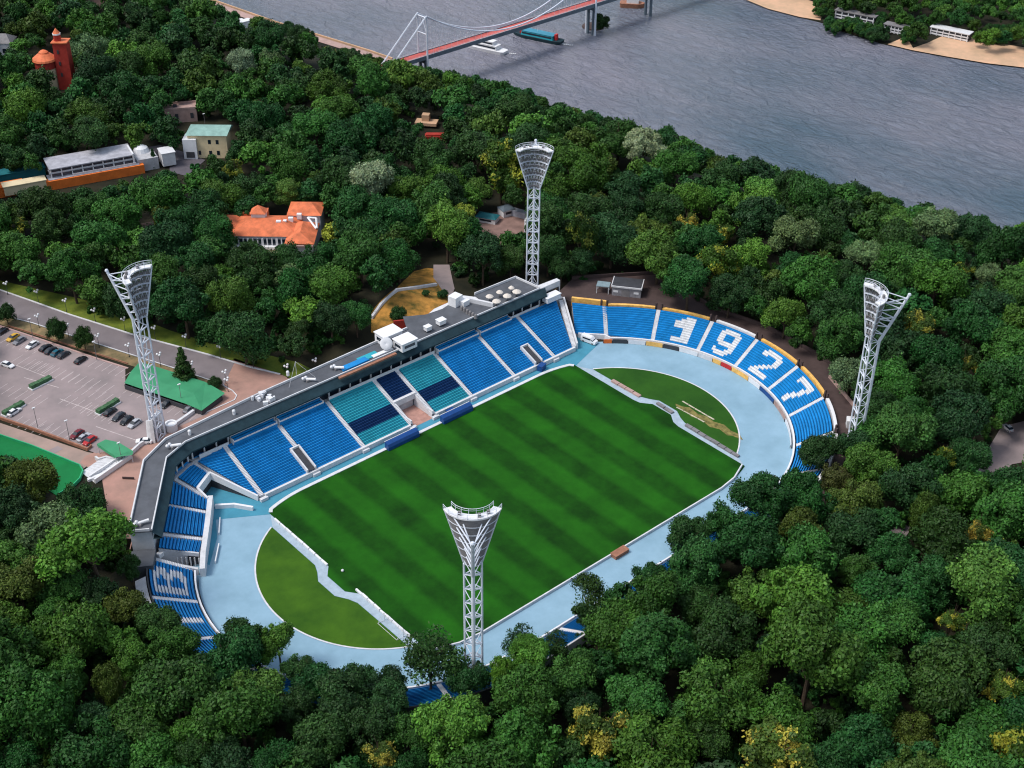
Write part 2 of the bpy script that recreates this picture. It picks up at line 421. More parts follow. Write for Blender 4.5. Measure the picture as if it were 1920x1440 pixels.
msb(5+HW, 19.1-HW, color=vip); msb(-3.2+HW, 5-HW, yf=48.6, color=lambda u, s: 3, n=10)
msb(-19.7+HW, -3.2-HW, color=vip); msb(-36.1+HW, -19.7-HW); msb(-52.7+HW, -36.1-HW)
for x in ST: rel(stair(ms, (x, YF), (x, YB), 1.3, ZF, ZB))
rel(stair(ms, (60.6, 40.2), (69.6, 56.0), 1.3, ZF, ZB))
sw = MB(); sw.wall([(61.6, 39.9), (70.8, 56.0)], [0, 3], [2.2, 8.2], .5); rel(sw.build('side_wall', M['palecon'], ms))
fw = MB()
for a, c in ((-52.0, -3.6), (5.4, 60.4)):
    fw.box(((a+c)/2, 39.65, 0), (c-a, .7, 1.45))
for x in ST: fw.box((x, 39.1, 0), (2.2, .9, .9))
rel(fw.build('front_wall', M['palecon'], ms))
# tunnel where the players come out
tn = MB(); tn.box((-2.95, 44.3, 0), (.45, 8.6, 2.3)); tn.box((4.75, 44.3, 0), (.45, 8.6, 2.3)); tn.box((.9, 48.3, 2.7), (8.0, .9, 1.9))
tn.face([(-2.7, 49.5, 0.02), (-2.7, 52.8, .02), (-2.7, 52.8, 2.7), (-2.7, 49.5, 2.7)]); rel(tn.build('tunnel_wall', M['palecon'], ms))
tf = MB(); tf.box((.9, 45.2, -.1), (7.2, 11.0, .16)); rel(tf.build('tunnel_floor', mat('tunnel_floor', (.40, .22, .18), .9, .2, .6), ms))
td = MB(); td.box((.9, 50.3, .06), (7.2, .3, 2.64)); rel(td.build('tunnel_door', M['dgrey'], ms))
# small vomitories
def vomitory(x, y0, y1, z0, slabs=True):
    v = MB(); zz = lambda y: ZF+(ZB-ZF)*(y-YF)/(YB-YF)
    v.wall([(x-1.3, y0), (x-1.3, y1)], [0, zz(y1)-1.5], [zz(y0)+1.5, zz(y1)+1.5], .45, 0)
    v.wall([(x+1.3, y0), (x+1.3, y1)], [0, zz(y1)-1.5], [zz(y0)+1.5, zz(y1)+1.5], .45, 0)
    v.wall([(x-1.5, y1), (x+1.5, y1)], zz(y1)-1.5, zz(y1)+1.5, .5, 0)
    rel(v.build('exit_wall', M['palecon'], ms))
    d = MB(); d.face([(x-1.05, y0, zz(y0)+.95), (x+1.05, y0, zz(y0)+.95), (x+1.05, y1, zz(y1)+1.0), (x-1.05, y1, zz(y1)+1.0)])  # plain dark slab, its colour stands in for shade down the exit hole
    rel(d.build('exit_hole_shade', M['dgrey'], ms))
vomitory(-37.0, 39.8, 47.5, 0); vomitory(45.6, 39.8, 46.5, 0); 
# rear building: glazed band, columns, canopy, roof
bodyp = [(71.5, 58.6), (-63.6, 58.6), (-71.0, 55.6), (-87.6, 32.2), (-91.8, 35.2), (-75.2, 57.6), (-66.2, 62.2), (-36, 64.3), (16, 65.4), (30, 70.5), (42, 71.0), (44, 68.2), (61, 67.9), (62, 60.8), (71.5, 60.3)]
bd = MB(); bd.prism(bodyp, -.5, 12.9); rel(bd.build('rear_building', M['palecon'], ms))
rf = MB()
roofp = [(62.5, 58.0), (-63.4, 58.0), (-70.6, 55.2), (-87.9, 31.6), (-92.6, 34.8), (-75.8, 57.9), (-66.6, 62.7), (-36, 64.9), (16, 66.0)]
decks = [(16, 66.0), (19.5, 72.5), (25.5, 69.0), (31.5, 68.4), (37.2, 69.8), (40.5, 66.3), (44.0, 64.6)]
rf.prism(roofp+decks[1:]+[(44.3, 68.8), (61.5, 68.5)], 12.92, 13.25); rel(rf.build('roof', M['roofgrey'], ms))
pa = MB()
pa.wall([(16, 65.9), (-36, 64.7), (-66.6, 62.5), (-75.6, 57.7), (-92.3, 34.7), (-88.2, 32.0)], 13.25, 13.95, .35)
pa.wall([(62.4, 58.2), (-63.2, 58.2), (-70.4, 55.3), (-87.7, 31.8)], 13.25, 13.7, .3)
pa.wall([(44.0, 59.2), (40.6, 66.1)], 13.25, 14.6, .8); pa.wall([(44.5, 68.6), (61.3, 68.3)], 13.25, 14.0, .3); pa.wall([(61.3, 68.3), (62.4, 58.4)], 13.25, 13.9, .3)
rel(pa.build('roof_parapet', M['palecon'], ms))
lr = MB(); lr.prism([(-87.7, 31.4), (-92.5, 34.5), (-96, 29.6), (-91.2, 26.6)], -.3, 7.6); rel(lr.build('lower_roof', M['roofgrey'], ms))
ca = MB()                                          # sloping canopy fascia
cl = [(64.5, 58.0), (-63.4, 58.0), (-70.4, 55.0), (-87.9, 31.4)]
cf = [(63.5, 56.0), (-62.6, 56.0), (-68.9, 53.4), (-86.2, 30.2)]
for i in range(3):
    a, c, d, e = cl[i], cl[i+1], cf[i+1], cf[i]
    ca.face([(a[0], a[1], 13.0), (c[0], c[1], 13.0), (d[0], d[1], 11.3), (e[0], e[1], 11.3)])
    ca.face([(e[0], e[1], 11.3), (d[0], d[1], 11.3), (d[0], d[1], 10.9), (e[0], e[1], 10.9)])
    ca.face([(e[0], e[1], 10.9), (d[0], d[1], 10.9), (c[0], c[1], 10.9), (a[0], a[1], 10.9)])
rel(ca.build('canopy', M['fascia'], ms))
gb = MB(); gb.box((4, 58.45, 7.4), (133.5, .25, 3.5))
def seg(mb, a, c, z, hgt, th, ex=0):
    a, c = Vector(a), Vector(c); d = c-a; mid = (a+c)/2; mb.box((mid.x, mid.y, z), (d.length-ex, th, hgt), math.atan2(d.y, d.x))
seg(gb, (-63.4, 58.3), (-70.9, 55.3), 7.6, 3.3, .25); rel(gb.build('window_band', M['glass'], ms))
def columns(a, c, n, off=0):
    a, c = Vector(a), Vector(c); pr = None
    for i in range(n+1):
        q = a.lerp(c, i/n)
        if pr is None:
            k = MB(); k.box((0, 0, 0), (.38, .38, 3.6)); pr = k.build('column', M['palecon'], ms); o = pr
        else: o = pr.copy(); COL.objects.link(o)
        o.location = Vector((q.x, q.y, 7.4))-ms_off
columns((62, 57.9), (-62, 57.9), 34); columns((-63.6, 57.5), (-70.2, 54.6), 3)
bk = MB(); bk.box((4, 57.7, 5.5), (135, 1.7, 1.9)); seg(bk, (-62.8, 57.3), (-70.2, 54.2), 5.5, 1.9, 1.6); rel(bk.build('rear_walkway', M['concrete'], ms))
# upper balconies, blue with white rails
for x0, x1 in ((-36.0, -21.5), (19.8, 35.4), (36.2, 48.5), (-50.5, -36.8)):
    k = MB()
    k.box(((x0+x1)/2, 56.9, 7.6), (x1-x0, 1.9, .9), 0, 0)
    for q in range(2): k.box(((x0+x1)/2, 56.6+q*.95, 8.5+q*.35), (x1-x0-.3, .5, .45), 0, 0)
    k.box(((x0+x1)/2, 55.8, 7.6), (x1-x0, .18, .95), 0, 0); k.box(((x0+x1)/2, 55.78, 8.56), (x1-x0, .3, .3), 0, 1); k.box(((x0+x1)/2, 57.75, 9.4), (x1-x0, .25, .3), 0, 1)
    for x in (x0, x1): k.box((x, 56.9, 7.6), (.2, 2.0, 1.6), 0, 1)
    rel(k.build('balcony', [M['blue'], M['white']], ms))
for a_, d_ in (((0, 56.9, 7.4), (38, .22, 1.35)), ((-56.0, 56.9, 7.4), (9, .2, 1.2)), ((55.2, 57.2, 7.4), (12, .2, 1.1))):
    k = MB(); k.box(a_, d_); rel(k.build('terrace_rail', M['white'], ms))

# corner blocks P, Q, R and the straight wing
def px(pts, z): return [P(a, b, z) for a, b in pts]
A1 = P(355, 857, 7.4)                              # back left of block P
pP = seat_block(ms, [(-53.7, 40.2), (-53.6, 40.15)], [A1[:2], (-52.7-HW, 57.0)], 1.2, 7.4, 21, z0=-.2); rel(pP)
Qb = [P(323, 890, 7.4)[:2], P(352, 866, 7.4)[:2]]; Qf = [P(371, 918, 4.2)[:2], P(393, 889, 4.2)[:2]]
rel(seat_block(ms, Qf, Qb, 4.2, 7.4, 9, z0=2.6))
Rb = [P(312, 945, 7.4)[:2], P(318, 900, 7.4)[:2]]; Rf = [P(389, 957, 3.0)[:2], P(390, 938, 3.0)[:2]]
rel(seat_block(ms, Rf, Rb, 3.0, 7.4, 12))
Sb = [P(301, 997, 7.4)[:2], P(311, 948, 7.4)[:2]]; Sf = [P(383, 1007, 3.0)[:2], P(387, 965, 3.0)[:2]]
rel(seat_block(ms, Sf, Sb, 3.0, 7.4, 12))
Tb = [P(297, 1028, 7.4)[:2], P(300, 1007, 7.4)[:2]]; Tf = [P(373, 1037, 3.0)[:2], P(379, 1016, 3.0)[:2]]
rel(seat_block(ms, Tf, Tb, 3.0, 7.4, 12))
def mid2(a, b): return ((a[0]+b[0])/2, (a[1]+b[1])/2)
rel(stair(ms, mid2(Qf[0], Rf[1]), mid2(Qb[0], Rb[1]), 1.0, 3.2, 7.5, 14))
rel(stair(ms, mid2(Rf[0], Sf[1]), mid2(Rb[0], Sb[1]), 1.1, 2.9, 7.3, 14))
rel(stair(ms, mid2(Sf[0], Tf[1]), mid2(Sb[0], Tb[1]), 1.1, 2.9, 7.3, 14))
rel(stair(ms, Qf[1], mid2(Qb[1], A1), 1.0, 4.3, 7.4, 12))
# white flank walls of the corner gate
k = MB()
k.wall([Qf[1], (-53.9, 40.0)], [2.8, .0], [5.0, 1.7], .5); k.wall([Qf[0], Qf[1]], 2.5, 4.9, .8)
k.wall([Rf[1], Qf[0]], [2.2, 2.5], [3.9, 4.9], .5)
rel(k.build('gate_wall', M['white'], ms))
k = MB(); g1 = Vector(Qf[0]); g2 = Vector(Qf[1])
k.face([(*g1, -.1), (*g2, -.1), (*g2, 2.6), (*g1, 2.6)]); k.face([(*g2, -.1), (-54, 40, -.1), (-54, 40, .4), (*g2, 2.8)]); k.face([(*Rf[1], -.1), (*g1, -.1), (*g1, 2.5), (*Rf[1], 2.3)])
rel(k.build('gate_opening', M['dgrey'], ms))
k = MB(); wl = [Rf[1], P(398, 930, 3)[:2], P(391, 1040, 2.4)[:2], P(388, 1084, 1.6)[:2]]
fr = [P(395, 933, 3.0)[:2], P(389, 985, 3.0)[:2], P(381, 1040, 3.0)[:2], P(379, 1066, 2.6)[:2]]
k.wall(fr, [-.1]*4, [3.7, 3.7, 3.6, 2.6], 1.3)
rel(k.build('wing_wall', M['palecon'], ms))
# second gate below the wing end
k = MB(); ga, gb_, gc, gd = [P(*q)[:2] for q in ((309, 1031, 5.5), (373, 1039, 3.2), (371, 1064, 2.2), (284, 1044, 5.5))]
k.wall([ga, gb_], [4.4, 2.6], [5.9, 3.6], .5); k.wall([gd, gc], [0, 0], [4.6, 1.9], .7); k.wall([(ga[0]-2.5, ga[1]-1.0), ga], 4.8, 6.0, 1.2)
rel(k.build('gate_wall', M['palecon'], ms))
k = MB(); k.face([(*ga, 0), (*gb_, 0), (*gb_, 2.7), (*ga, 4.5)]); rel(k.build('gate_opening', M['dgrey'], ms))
for i in range(7):
    q = Vector(ga).lerp(Vector(gb_), .12+i*.13); k = MB(); k.box((q.x+.3, q.y-.8, 0), (.28, .28, 3.6-i*.2)); rel(k.build('gate_post', M['palecon'], ms))

# ---- curved stands
def polar(cx, r, a): return (cx+r*math.cos(R_(a)), r*math.sin(R_(a)))
GL = {  # seat bitmaps, top row first
 '1': ["...##", "..###", ".####", ".####", "...##", "...##", "...##", "...##", ".####", ".####"],
 '9': [".#####.", "#######", "##...##", "##...##", "##...##", "#######", ".######", ".....##", "#...###", "######.", ".####.."],
 '2': [".####..", "#####.#", "##...##", ".....##", "....###", "...###.", "..###..", ".###...", "#######", "#######"],
 '7': ["#######", "#######", "#....##", "....##.", "....##.", "...##..", "...##..", "..##...", "..##...", "..##..."],
 'B': ["######.", "##..###", "##...##", "##..###", "######.", "##..###", "##...##", "##...##", "##..###", "######."],
 'I': ["#.#", "#.#", "...", ".#.", ".#.", ".#.", ".#.", ".#.", ".#.", ".#."]}
GL['2'] = [".#####.", "#######", "##...##", ".....##", "....##.", "...##..", "..##...", ".##....", "#######", "#######"]
def glyph(ch, u0, u1, s0, s1, flip=False):
    g = GL[ch]
    def f(u, s):
        if not (u0 <= u < u1 and s0 <= s < s1): return 0
        x = (u-u0)/(u1-u0); y = 1-(s-s0)/(s1-s0)
        if flip: x = 1-x
        return 1 if g[min(len(g)-1, int(y*len(g)))][min(len(g[0])-1, int(x*len(g[0])))] == '#' else 0
    return f
ns = empty('grandstand', (60, 0, 0), 0, 'curved far grandstand whose blue seats spell 1927 in white', 'grandstand')
ANG = [51.3, 34.2, 16.6, .3, -17.7, -34.8, -52, -70, -88]
def rf_(a): return 47.9 + (1.4*max(0, (a-40)/11.3))
def rb_(a): return 57.0
def ringblock(par, cx, a0, a1, sgn, color, cells, n=13, zf=1.2, zb=6.9):
    g = .95 if a0 > a1 else -.95
    F = [polar(cx, rf_(a0+(a1-a0)*i/8) if sgn > 0 else 47.2, a0+(a1-a0)*i/8) for i in range(9)]
    Bk = [polar(cx, 57.0, a0+(a1-a0)*i/8) for i in range(9)]
    return rel(seat_block(par, F, Bk, zf, zb, n, cells, color))
msk = ['', '1', '9', '2', '7', '', '', '']
for i in range(8):
    a0, a1 = ANG[i]-.75, ANG[i+1]+.75
    ch = msk[i]; col = glyph(ch, .24, .76, .08, .90) if ch else None
    ringblock(ns, 42, a0, a1, 1, col, 44 if ch else 8)
rel(seat_block(ns, [(66.2, 45.6), (72.6, 39.3)], [(71.6, 53.0), (78.4, 43.9)], 1.2, 6.9, 13, 4))
for a in ANG: rel(stair(ns, polar(42, rf_(a), a), polar(42, 57.2, a), 1.25, 1.2, 6.9, 16))
k = MB()
inn = [(62.4, 39.6), (66.6, 44.6), (72.3, 38.6)]+[polar(42, 47.3, a) for a in range(50, -91, -4)]
k.wall(inn[1:], 0, 1.75, .5); rel(k.build('front_wall', M['white'], ns))
# rear parapet panels, orange and white
def parapet(par, cx, a0, a1, m, z0=5, z1=7.6, r=57.9):
    k = MB(); k.wall([polar(cx, r, a0+(a1-a0)*i/8) for i in range(9)], z0, z1, .9)
    return rel(k.build('parapet_panel', m, par))
for i in range(8):
    parapet(ns, 42, ANG[i]-1.2, ANG[i+1]+1.2, M['white'] if i in (2, 5, 6, 7) else M['yellowb'])
k = MB(); k.wall([(73.0, 54.6), (79.8, 45.6)], 5, 7.9, .9); rel(k.build('parapet_panel', M['yellowb'], ns))
for a in ANG:
    for s in (-.9, .9):
        k = MB(); q = polar(42, 57.9, a+s); k.box((q[0], q[1], 5), (.5, .5, 4.0)); rel(k.build('gate_post', M['brownpave'], ns))
rim = [polar(42, 58.4, a) for a in range(50, -91, -5)]
rim = [(73.6, 55.4), (80.6, 46.2)]+rim
outer = [(108, 50), (104.5, 23), (108.5, 5), (107.5, -17), (105, -26), (100.5, -26), (92, -43), (84, -47), (78, -62), (60, -72), (42, -72)]
sheet('rear_promenade', rim+outer[::-1]+[(84, 66), (73, 62)], 5.62, M['brownpave'])
k = MB(); pm = rim+outer[::-1]+[(84, 66), (73, 62)]; k.prism(pm, 0, 5.6)
o = k.build('promenade_base', M['brownpave']); struct(o)
k = MB(); k.wall([(84, 66), (108, 50), (104.5, 23), (108.5, 5), (107.5, -17), (105, -26)], 5.6, 6.8, .5); tag(k.build('low_wall', M['brownpave']), 'low brown wall bordering the promenade behind the curved 1927 stand', 'wall')
k = MB(); k.wall([(100.5, -26), (92, -43), (84, -47)], 5.6, 6.7, .5); tag(k.build('low_wall', M['pinkw']), 'short pale pinkish wall at the promenade end near the far right mast', 'wall')
k = MB(); k.box((P(1600, 797, 6)[0], P(1600, 797, 6)[1], 5.6), (2.6, 4.0, 2.4), R_(40)); tag(k.build('white_cabin', M['white']), 'small white cabin at the far right end of the promenade under the trees', 'cabin')

# ---- south west curved stand with the white letters
ss = empty('grandstand', (-60, 0, 0), 0, 'curved near left grandstand with white seat letters, half hidden by trees', 'grandstand')
ANS = [147.0, 161.8, 178.6, 196, 213, 230, 247, 264]
for i in range(7):
    a0, a1 = ANS[i]+.7, ANS[i+1]-.7
    # seen from the pitch, left is the larger angle
    col = glyph('B', .16, .88, .16, .94, flip=True) if i == 0 else (glyph('I', .30, .74, .10, .92, flip=True) if i == 1 else None)
    g = lambda u, s, c=col: c(u, s) if c else 0
    ringblock(ss, -42, a0, a1, -1, g if col else None, 44 if col else 8, zf=1.4, zb=6.3)
for a in ANS: rel(stair(ss, polar(-42, 47.2, a), polar(-42, 57.2, a), 1.2, 1.4, 6.3, 16))
k = MB(); k.wall([polar(-42, 46.7, a) for a in range(148, 270, 4)], 0, 1.9, .4); rel(k.build('front_wall', M['white'], ss))
k = MB(); k.wall([polar(-42, 46.1, a) for a in range(150, 270, 4)], 0, .95, .12); rel(k.build('front_rail', M['dgrey'], ss))
k = MB(); k.wall([polar(-42, 57.4, a) for a in range(150, 270, 4)], 2, 7.0, .35); rel(k.build('rear_wall', M['dgrey'], ss))
k = MB()
for a in range(154, 200, 4):
    p0, p1, q0, q1 = polar(-42, 57.8, a), polar(-42, 57.8, a+4), polar(-42, 60.4, a), polar(-42, 60.4, a+4)
    k.face([(*p0, 6.6), (*p1, 6.6), (*q1, 5.6), (*q0, 5.6)]); k.face([(*q0, 5.6), (*q1, 5.6), (*q1, 0), (*q0, 0)])
rel(k.build('rear_slab', M['palecon'], ss))

# ---- near straight stand, mostly behind the trees
nsd = empty('grandstand', (0, -52, 0), 0, 'straight near grandstand of blue seats glimpsed through the park trees', 'grandstand')
xs_ = [-42, -28, -14, 0, 14, 28, 42]
for a, c in zip(xs_[:-1], xs_[1:]):
    rel(seat_block(nsd, [(c-.7, -48.0), (a+.7, -48.0)], [(c-.7, -56.5), (a+.7, -56.5)], 1.2, 6.0, 12))
for x in xs_[1:-1]: rel(stair(nsd, (x, -48), (x, -56.7), 1.2, 1.2, 6.0, 14))
k = MB(); k.wall([(-42, -47.3), (42, -47.3)], 0, 1.6, .4); rel(k.build('front_wall', M['white'], nsd))
k = MB(); k.wall([(-42, -57.3), (42, -57.3)], 2, 7.2, .4); rel(k.build('rear_wall', M['palecon'], nsd))

# ------------------------------------------------------------------ floodlight masts
def crown_ring(t, off=0.0, n=14, half=66):
    Rr = 1.95+(6.15-1.95)*t; yb = .2-1.3*t; pts = []
    for i in range(n+1):
        th = R_(-half+2*half*i/n)
        pts.append(((Rr-off)*math.sin(th), yb+Rr*(1-math.cos(th))*.95+off*math.cos(th), 38+13.2*t))
    return pts
def make_mast(label, base=None):
    root = empty('floodlight_mast', (0, 0, 0), 0, label, 'floodlight mast', 'floodlight masts at the corners of the stadium')
    m_ = M['mastwhite']
    L1, L2, SP = Vector((-1.85, 1.1, 0)), Vector((1.85, 1.1, 0)), Vector((0, -1.75, 0))
    for L in (L1, L2):
        k = MB(); k.tube(L, L+Vector((-.05*math.copysign(1, L.x)*0, 0, 38)), .27, .23, 8); k.build('leg', m_, root)
    k = MB(); k.tube(SP, SP+Vector((0, -.15, 37.5)), .42, .40, 8); k.tube(SP+Vector((0, -.15, 37.3)), (0, -7.6, 50.6), .42, .36, 8); k.ball((0, -7.6, 50.6), .5, 8); k.build('spine', m_, root)
    k = MB(); up = Vector((0, 0, 1))
    for i in range(10):
        z = i*3.9; a, c = L1+up*z, L2+up*z; mdl = (a+c)/2
        k.tube(a, c, .17, k=5)
        k.tube(a, mdl+up*1.35, .15, k=5); k.tube(c, mdl+up*1.35, .15, k=5)
        k.tube(mdl+up*1.35, mdl+up*3.9, .13, k=5)
        k.tube(a+up*3.0, a+up*3.9+Vector((.7, 0, 0)), .12, k=5); k.tube(c+up*3.0, c+up*3.9+Vector((-.7, 0, 0)), .12, k=5)
        for L in (L1, L2):
            k.tube(L+up*z, SP+up*(z+1.9), .09, k=5); k.tube(SP+up*(z+1.9), L+up*(z+3.9), .09, k=5)
    k.build('bracing', m_, root)
    k = MB()
    for i in range(7):
        t = i/6.0; k.path(crown_ring(t), .12, 5)
        if i < 6:
            q = crown_ring(t, -.0); q2 = crown_ring(t, .55)
            for j in range(len(q)-1):
                k.face([q[j], q[j+1], q2[j+1], q2[j]])
    for j in (0, 14): k.tube(crown_ring(0)[j], crown_ring(1)[j], .24, .2, 6)
    for i in range(6):
        a, c = crown_ring(i/6.0, .35), crown_ring((i+1)/6.0, .35)
        for j in range(0, 14, 2):
            k.tube(a[j], c[j+1], .06, k=4); k.tube(c[j+1], a[j+2], .06, k=4)
    k.build('crown_frame', m_, root)
    k = MB()                                       # louvred back of the lamp panel
    for i in range(6):
        for s in range(4):
            t0 = (i+.05+s*.235)/6; t1 = t0+.215/6
            a, c = crown_ring(t0, -.03), crown_ring(t1, .06)
            for j in range(14): k.face([a[j], a[j+1], c[j+1], c[j]])
    k.build('louvre', M['mgrey'], root)
    lm = None                                      # lamps facing the pitch
    for i in range(6):
        q = crown_ring((i+.45)/6, .45, n=8+i)
        for c in q[1:-1]:
            v = Vector((-c[0]*.35, 1, -.55)).normalized()
            if lm is None:
                k = MB(); k.tube((0, 0, -.18), (0, 0, .25), .22, .36, 7); lm = k.build('lamp', M['mgrey'], root); o = lm
            else: o = lm.copy(); COL.objects.link(o)
            o.location = c; o.rotation_euler = v.to_track_quat('Z', 'Y').to_euler()
    k = MB(); a, c = crown_ring(1, 1.5), crown_ring(1, -.3)
    for j in range(14):
        for z0, z1 in ((0, .3),):
            p = [Vector(a[j]), Vector(a[j+1]), Vector(c[j+1]), Vector(c[j])]
            k.face([q+up*.35 for q in p]); k.face([q+up*0 for q in p][::-1])
            k.face([p[0], p[1], p[1]+up*.35, p[0]+up*.35]); k.face([p[3]+up*.35, p[2]+up*.35, p[2], p[3]])
    for j in (0, 14): k.face([Vector(a[j]), Vector(c[j]), Vector(c[j])+up*.35, Vector(a[j])+up*.35])
    k.build('platform', M['white'], root)
    for off, h in ((1.5, 1.35), (-.3, 1.2)):
        k = MB()
        q = [Vector(x)+up*(.3+h) for x in crown_ring(1, off)]
        k.path(q, .07, 4); k.path([x-up*.5 for x in q], .04, 4)
        for j in range(0, 15, 2): k.tube(q[j]-up*h, q[j], .05, k=4)
        k.build('railing', m_, root)
    k = MB()
    for j, t, w_ in ((3, .97, .92), (11, .97, .92), (3, .78, .7), (11, .78, .7), (3, .58, .5), (11, .58, .5), (4, .38, .3), (10, .38, .3), (4, .2, .13), (10, .2, .13), (5, .9, .8), (9, .9, .8), (5, .5, .42), (9, .5, .42)):
        e = Vector(crown_ring(t)[j]); s = SP.lerp(Vector((0, -7.6, 0)), w_); s.z = 37.5+13.1*w_; k.tube(s, e, .15, k=5)
    k.build('strut', m_, root)
    for x, y in ((-2.6, .2), (1.4, -.5), (3.2, .5)):
        k = MB(); k.box((x, y, 51.55), (.7, .5, .9)); k.build('control_box', M['mgrey'], root)
    return root
MASTS = [(-61.3, 78.6, 3.0, 'front left floodlight mast beside the car park with a solid concrete foot', (50, -95)),
         (71.8, 72.0, 2.0, 'farthest floodlight mast rising behind the roof terrace of the main stand', (-77, -78)),
         (76.2, -52.6, 3.0, 'rightmost floodlight mast standing among trees behind the curved 1927 stand', (-77, 54)),
         (-56.2, -50.6, 0.0, 'nearest floodlight mast, its lamp panel seen from behind above the pitch', (52, 62))]
masts = []
for i, (x, y, z, lb, face) in enumerate(MASTS):
    o = make_mast(lb) if i == 0 else copy_tree(masts[0])
    o['label'] = lb; o.location = (x, y, z); o.rotation_euler.z = math.atan2(face[1], face[0])-math.pi/2
    masts.append(o)
k = MB(); prof = [(2.9, -3), (2.7, 2), (2.5, 6.5)]
for i in range(10):
    a0, a1 = R_(-200+i*22), R_(-200+(i+1)*22); h0, h1 = 5+2.6*abs(i-5)/5, 5+2.6*abs(i+1-5)/5
    for r0, r1, fl in ((3.1, 2.6, 0), (2.6, 2.2, 1)):
        q = [(r0*math.cos(a0), r0*math.sin(a0), -1), (r0*math.cos(a1), r0*math.sin(a1), -1), (r1*math.cos(a1), r1*math.sin(a1), h1), (r1*math.cos(a0), r1*math.sin(a0), h0)]
        k.face(q if fl == 0 else q[::-1])
    k.face([(2.6*math.cos(a0), 2.6*math.sin(a0), h0), (2.6*math.cos(a1), 2.6*math.sin(a1), h1), (2.2*math.cos(a1), 2.2*math.sin(a1), h1), (2.2*math.cos(a0), 2.2*math.sin(a0), h0)])
k.build('concrete_foot', M['palecon'], masts[0])

# ------------------------------------------------------------------ things on the stadium floor
def boardname(c): return c
ads = [(52.6, 49.5, 'orange', 'short orange advertising board right beside the parked white van'), (49.2, 43.6, 'dgrey', 'dark advertising board just past the short orange one'),
       (43.2, 36.6, 'white', 'plain white advertising board left of the yellow one under the far stand'), (36.3, 30.0, 'yellowb', 'yellow advertising board below the stand stair beside the numeral 1'),
       (29.7, 23.6, 'dgrey', 'black advertising board below the numeral 1'), (23.3, 15.8, 'white', 'long white advertising board between numerals 1 and 9'),
       (15.5, 9.6, 'palecon', 'greyish white advertising board below the numeral 9'), (9.3, 5.8, 'yellowb', 'short yellow advertising board between the greyish and the red one'),
       (5.5, .8, 'redp', 'red advertising board at the stair between numerals 9 and 2'), (.5, -7.8, 'yellowb', 'yellow orange advertising board below the numeral 2'),
       (-8.1, -14.5, 'white', 'white advertising board at the foot of the stair right of the numeral 2'), (-14.8, -24.5, 'bluebox', 'dark blue advertising board below the numeral 7'),
       (-24.8, -36, 'pinkw', 'pinkish advertising board right of the dark blue one'), (-36.3, -52, 'white', 'last white advertising board of the curve before the trees')]
M['orangeb'] = mat('board_orange', (.75, .16, .03), .6, .1, .8)
for a0, a1, c, lb in ads:
    k = MB(); n = 5
    pts = [polar(42, 46.5, a0+(a1-a0)*i/n) for i in range(n+1)]
    k.wall(pts, .05, 1.5, .12)
    o = k.build('advertising_board', M['orangeb' if c == 'orange' else c])
    r_ = MB()
    for p in (pts[0], pts[-1]): r_.box((p[0]+.1, p[1]+.1, 0), (.12, .5, .9))
    r_.build('foot', M['dgrey'], o)
    tag(o, lb, 'advertising board', 'advertising boards along the far curve')

def dugout(x0, x1, lb):
    y = 36.0; root = empty('dugout', ((x0+x1)/2, y, 0), 0, lb, 'dugout', 'team dugouts on the touchline'); L = x1-x0
    k = MB(); prof = [(-.9, 0), (-.9, 1.1), (-.5, 1.9), (.4, 2.3), (.9, 2.25)]
    for i in range(len(prof)-1):
        (ya, za), (yb, zb) = prof[i], prof[i+1]
        k.face([(-L/2, ya, za), (L/2, ya, za), (L/2, yb, zb), (-L/2, yb, zb)])
    for s in (-L/2, L/2): k.face([(s, a, z) for a, z in prof]+[(s, .9, 0)])
    k.build('canopy_shell', M['bluebox'], root)
    k = MB(); k.box((0, .92, 2.2), (L+.1, .14, .16)); k.build('canopy_rim', M['white'], root)
    k = MB(); k.box((0, -.1, 0.1), (L-.3, .6, .5)); k.box((0, -.35, .6), (L-.3, .12, .6)); k.build('bench', M['bluedk'], root)
dugout(-14.8, -4.0, 'left long dark blue dugout on the touchline below the players tunnel')
dugout(4.8, 15.6, 'right long dark blue dugout on the touchline below the players tunnel')
def crate(name, x, y, z, d, rz, m, lb, cat):
    k = MB(); k.box((0, 0, 0), d, 0); k.box((0, 0, d[2]), (d[0]+.15, d[1]+.15, .12), 0)
    o = k.build(name, m); o.location = (x, y, z); o.rotation_euler.z = rz; return tag(o, lb, cat)
crate('equipment_box', 10.0, 39.0, 0.03, (2.4, 1.2, 1.0), 0, M['bluebox'], 'small dark blue box against the stand wall right of the players tunnel', 'box')
crate('covered_cart', 45.4, 38.4, .03, (2.6, 1.6, 1.7), .3, M['bluebox'], 'dark blue covered cart in front of the small stand exit near the right end', 'cart')
def goal(x, y, rz, lb):
    root = empty('goal', (x, y, .1), rz, lb, 'goal', 'football goals')
    k = MB(); k.tube((-3.66, 0, 0), (-3.66, 0, 2.44), .09); k.tube((3.66, 0, 0), (3.66, 0, 2.44), .09); k.tube((-3.66, 0, 2.44), (3.66, 0, 2.44), .09); k.build('frame', M['white'], root)
    k = MB()
    for s in (-3.66, 3.66):
        k.tube((s, 0, 2.44), (s, -1.9, .05), .06, k=4); k.tube((s, 0, 0), (s, -1.9, .05), .05, k=4)
    k.tube((-3.66, -1.9, .05), (3.66, -1.9, .05), .05, k=4)
    k.build('net_support', M['white'], root); return root
goal(-56.2, -21.5, R_(-90), 'white goal standing on the walkway at the near left end of the pitch')
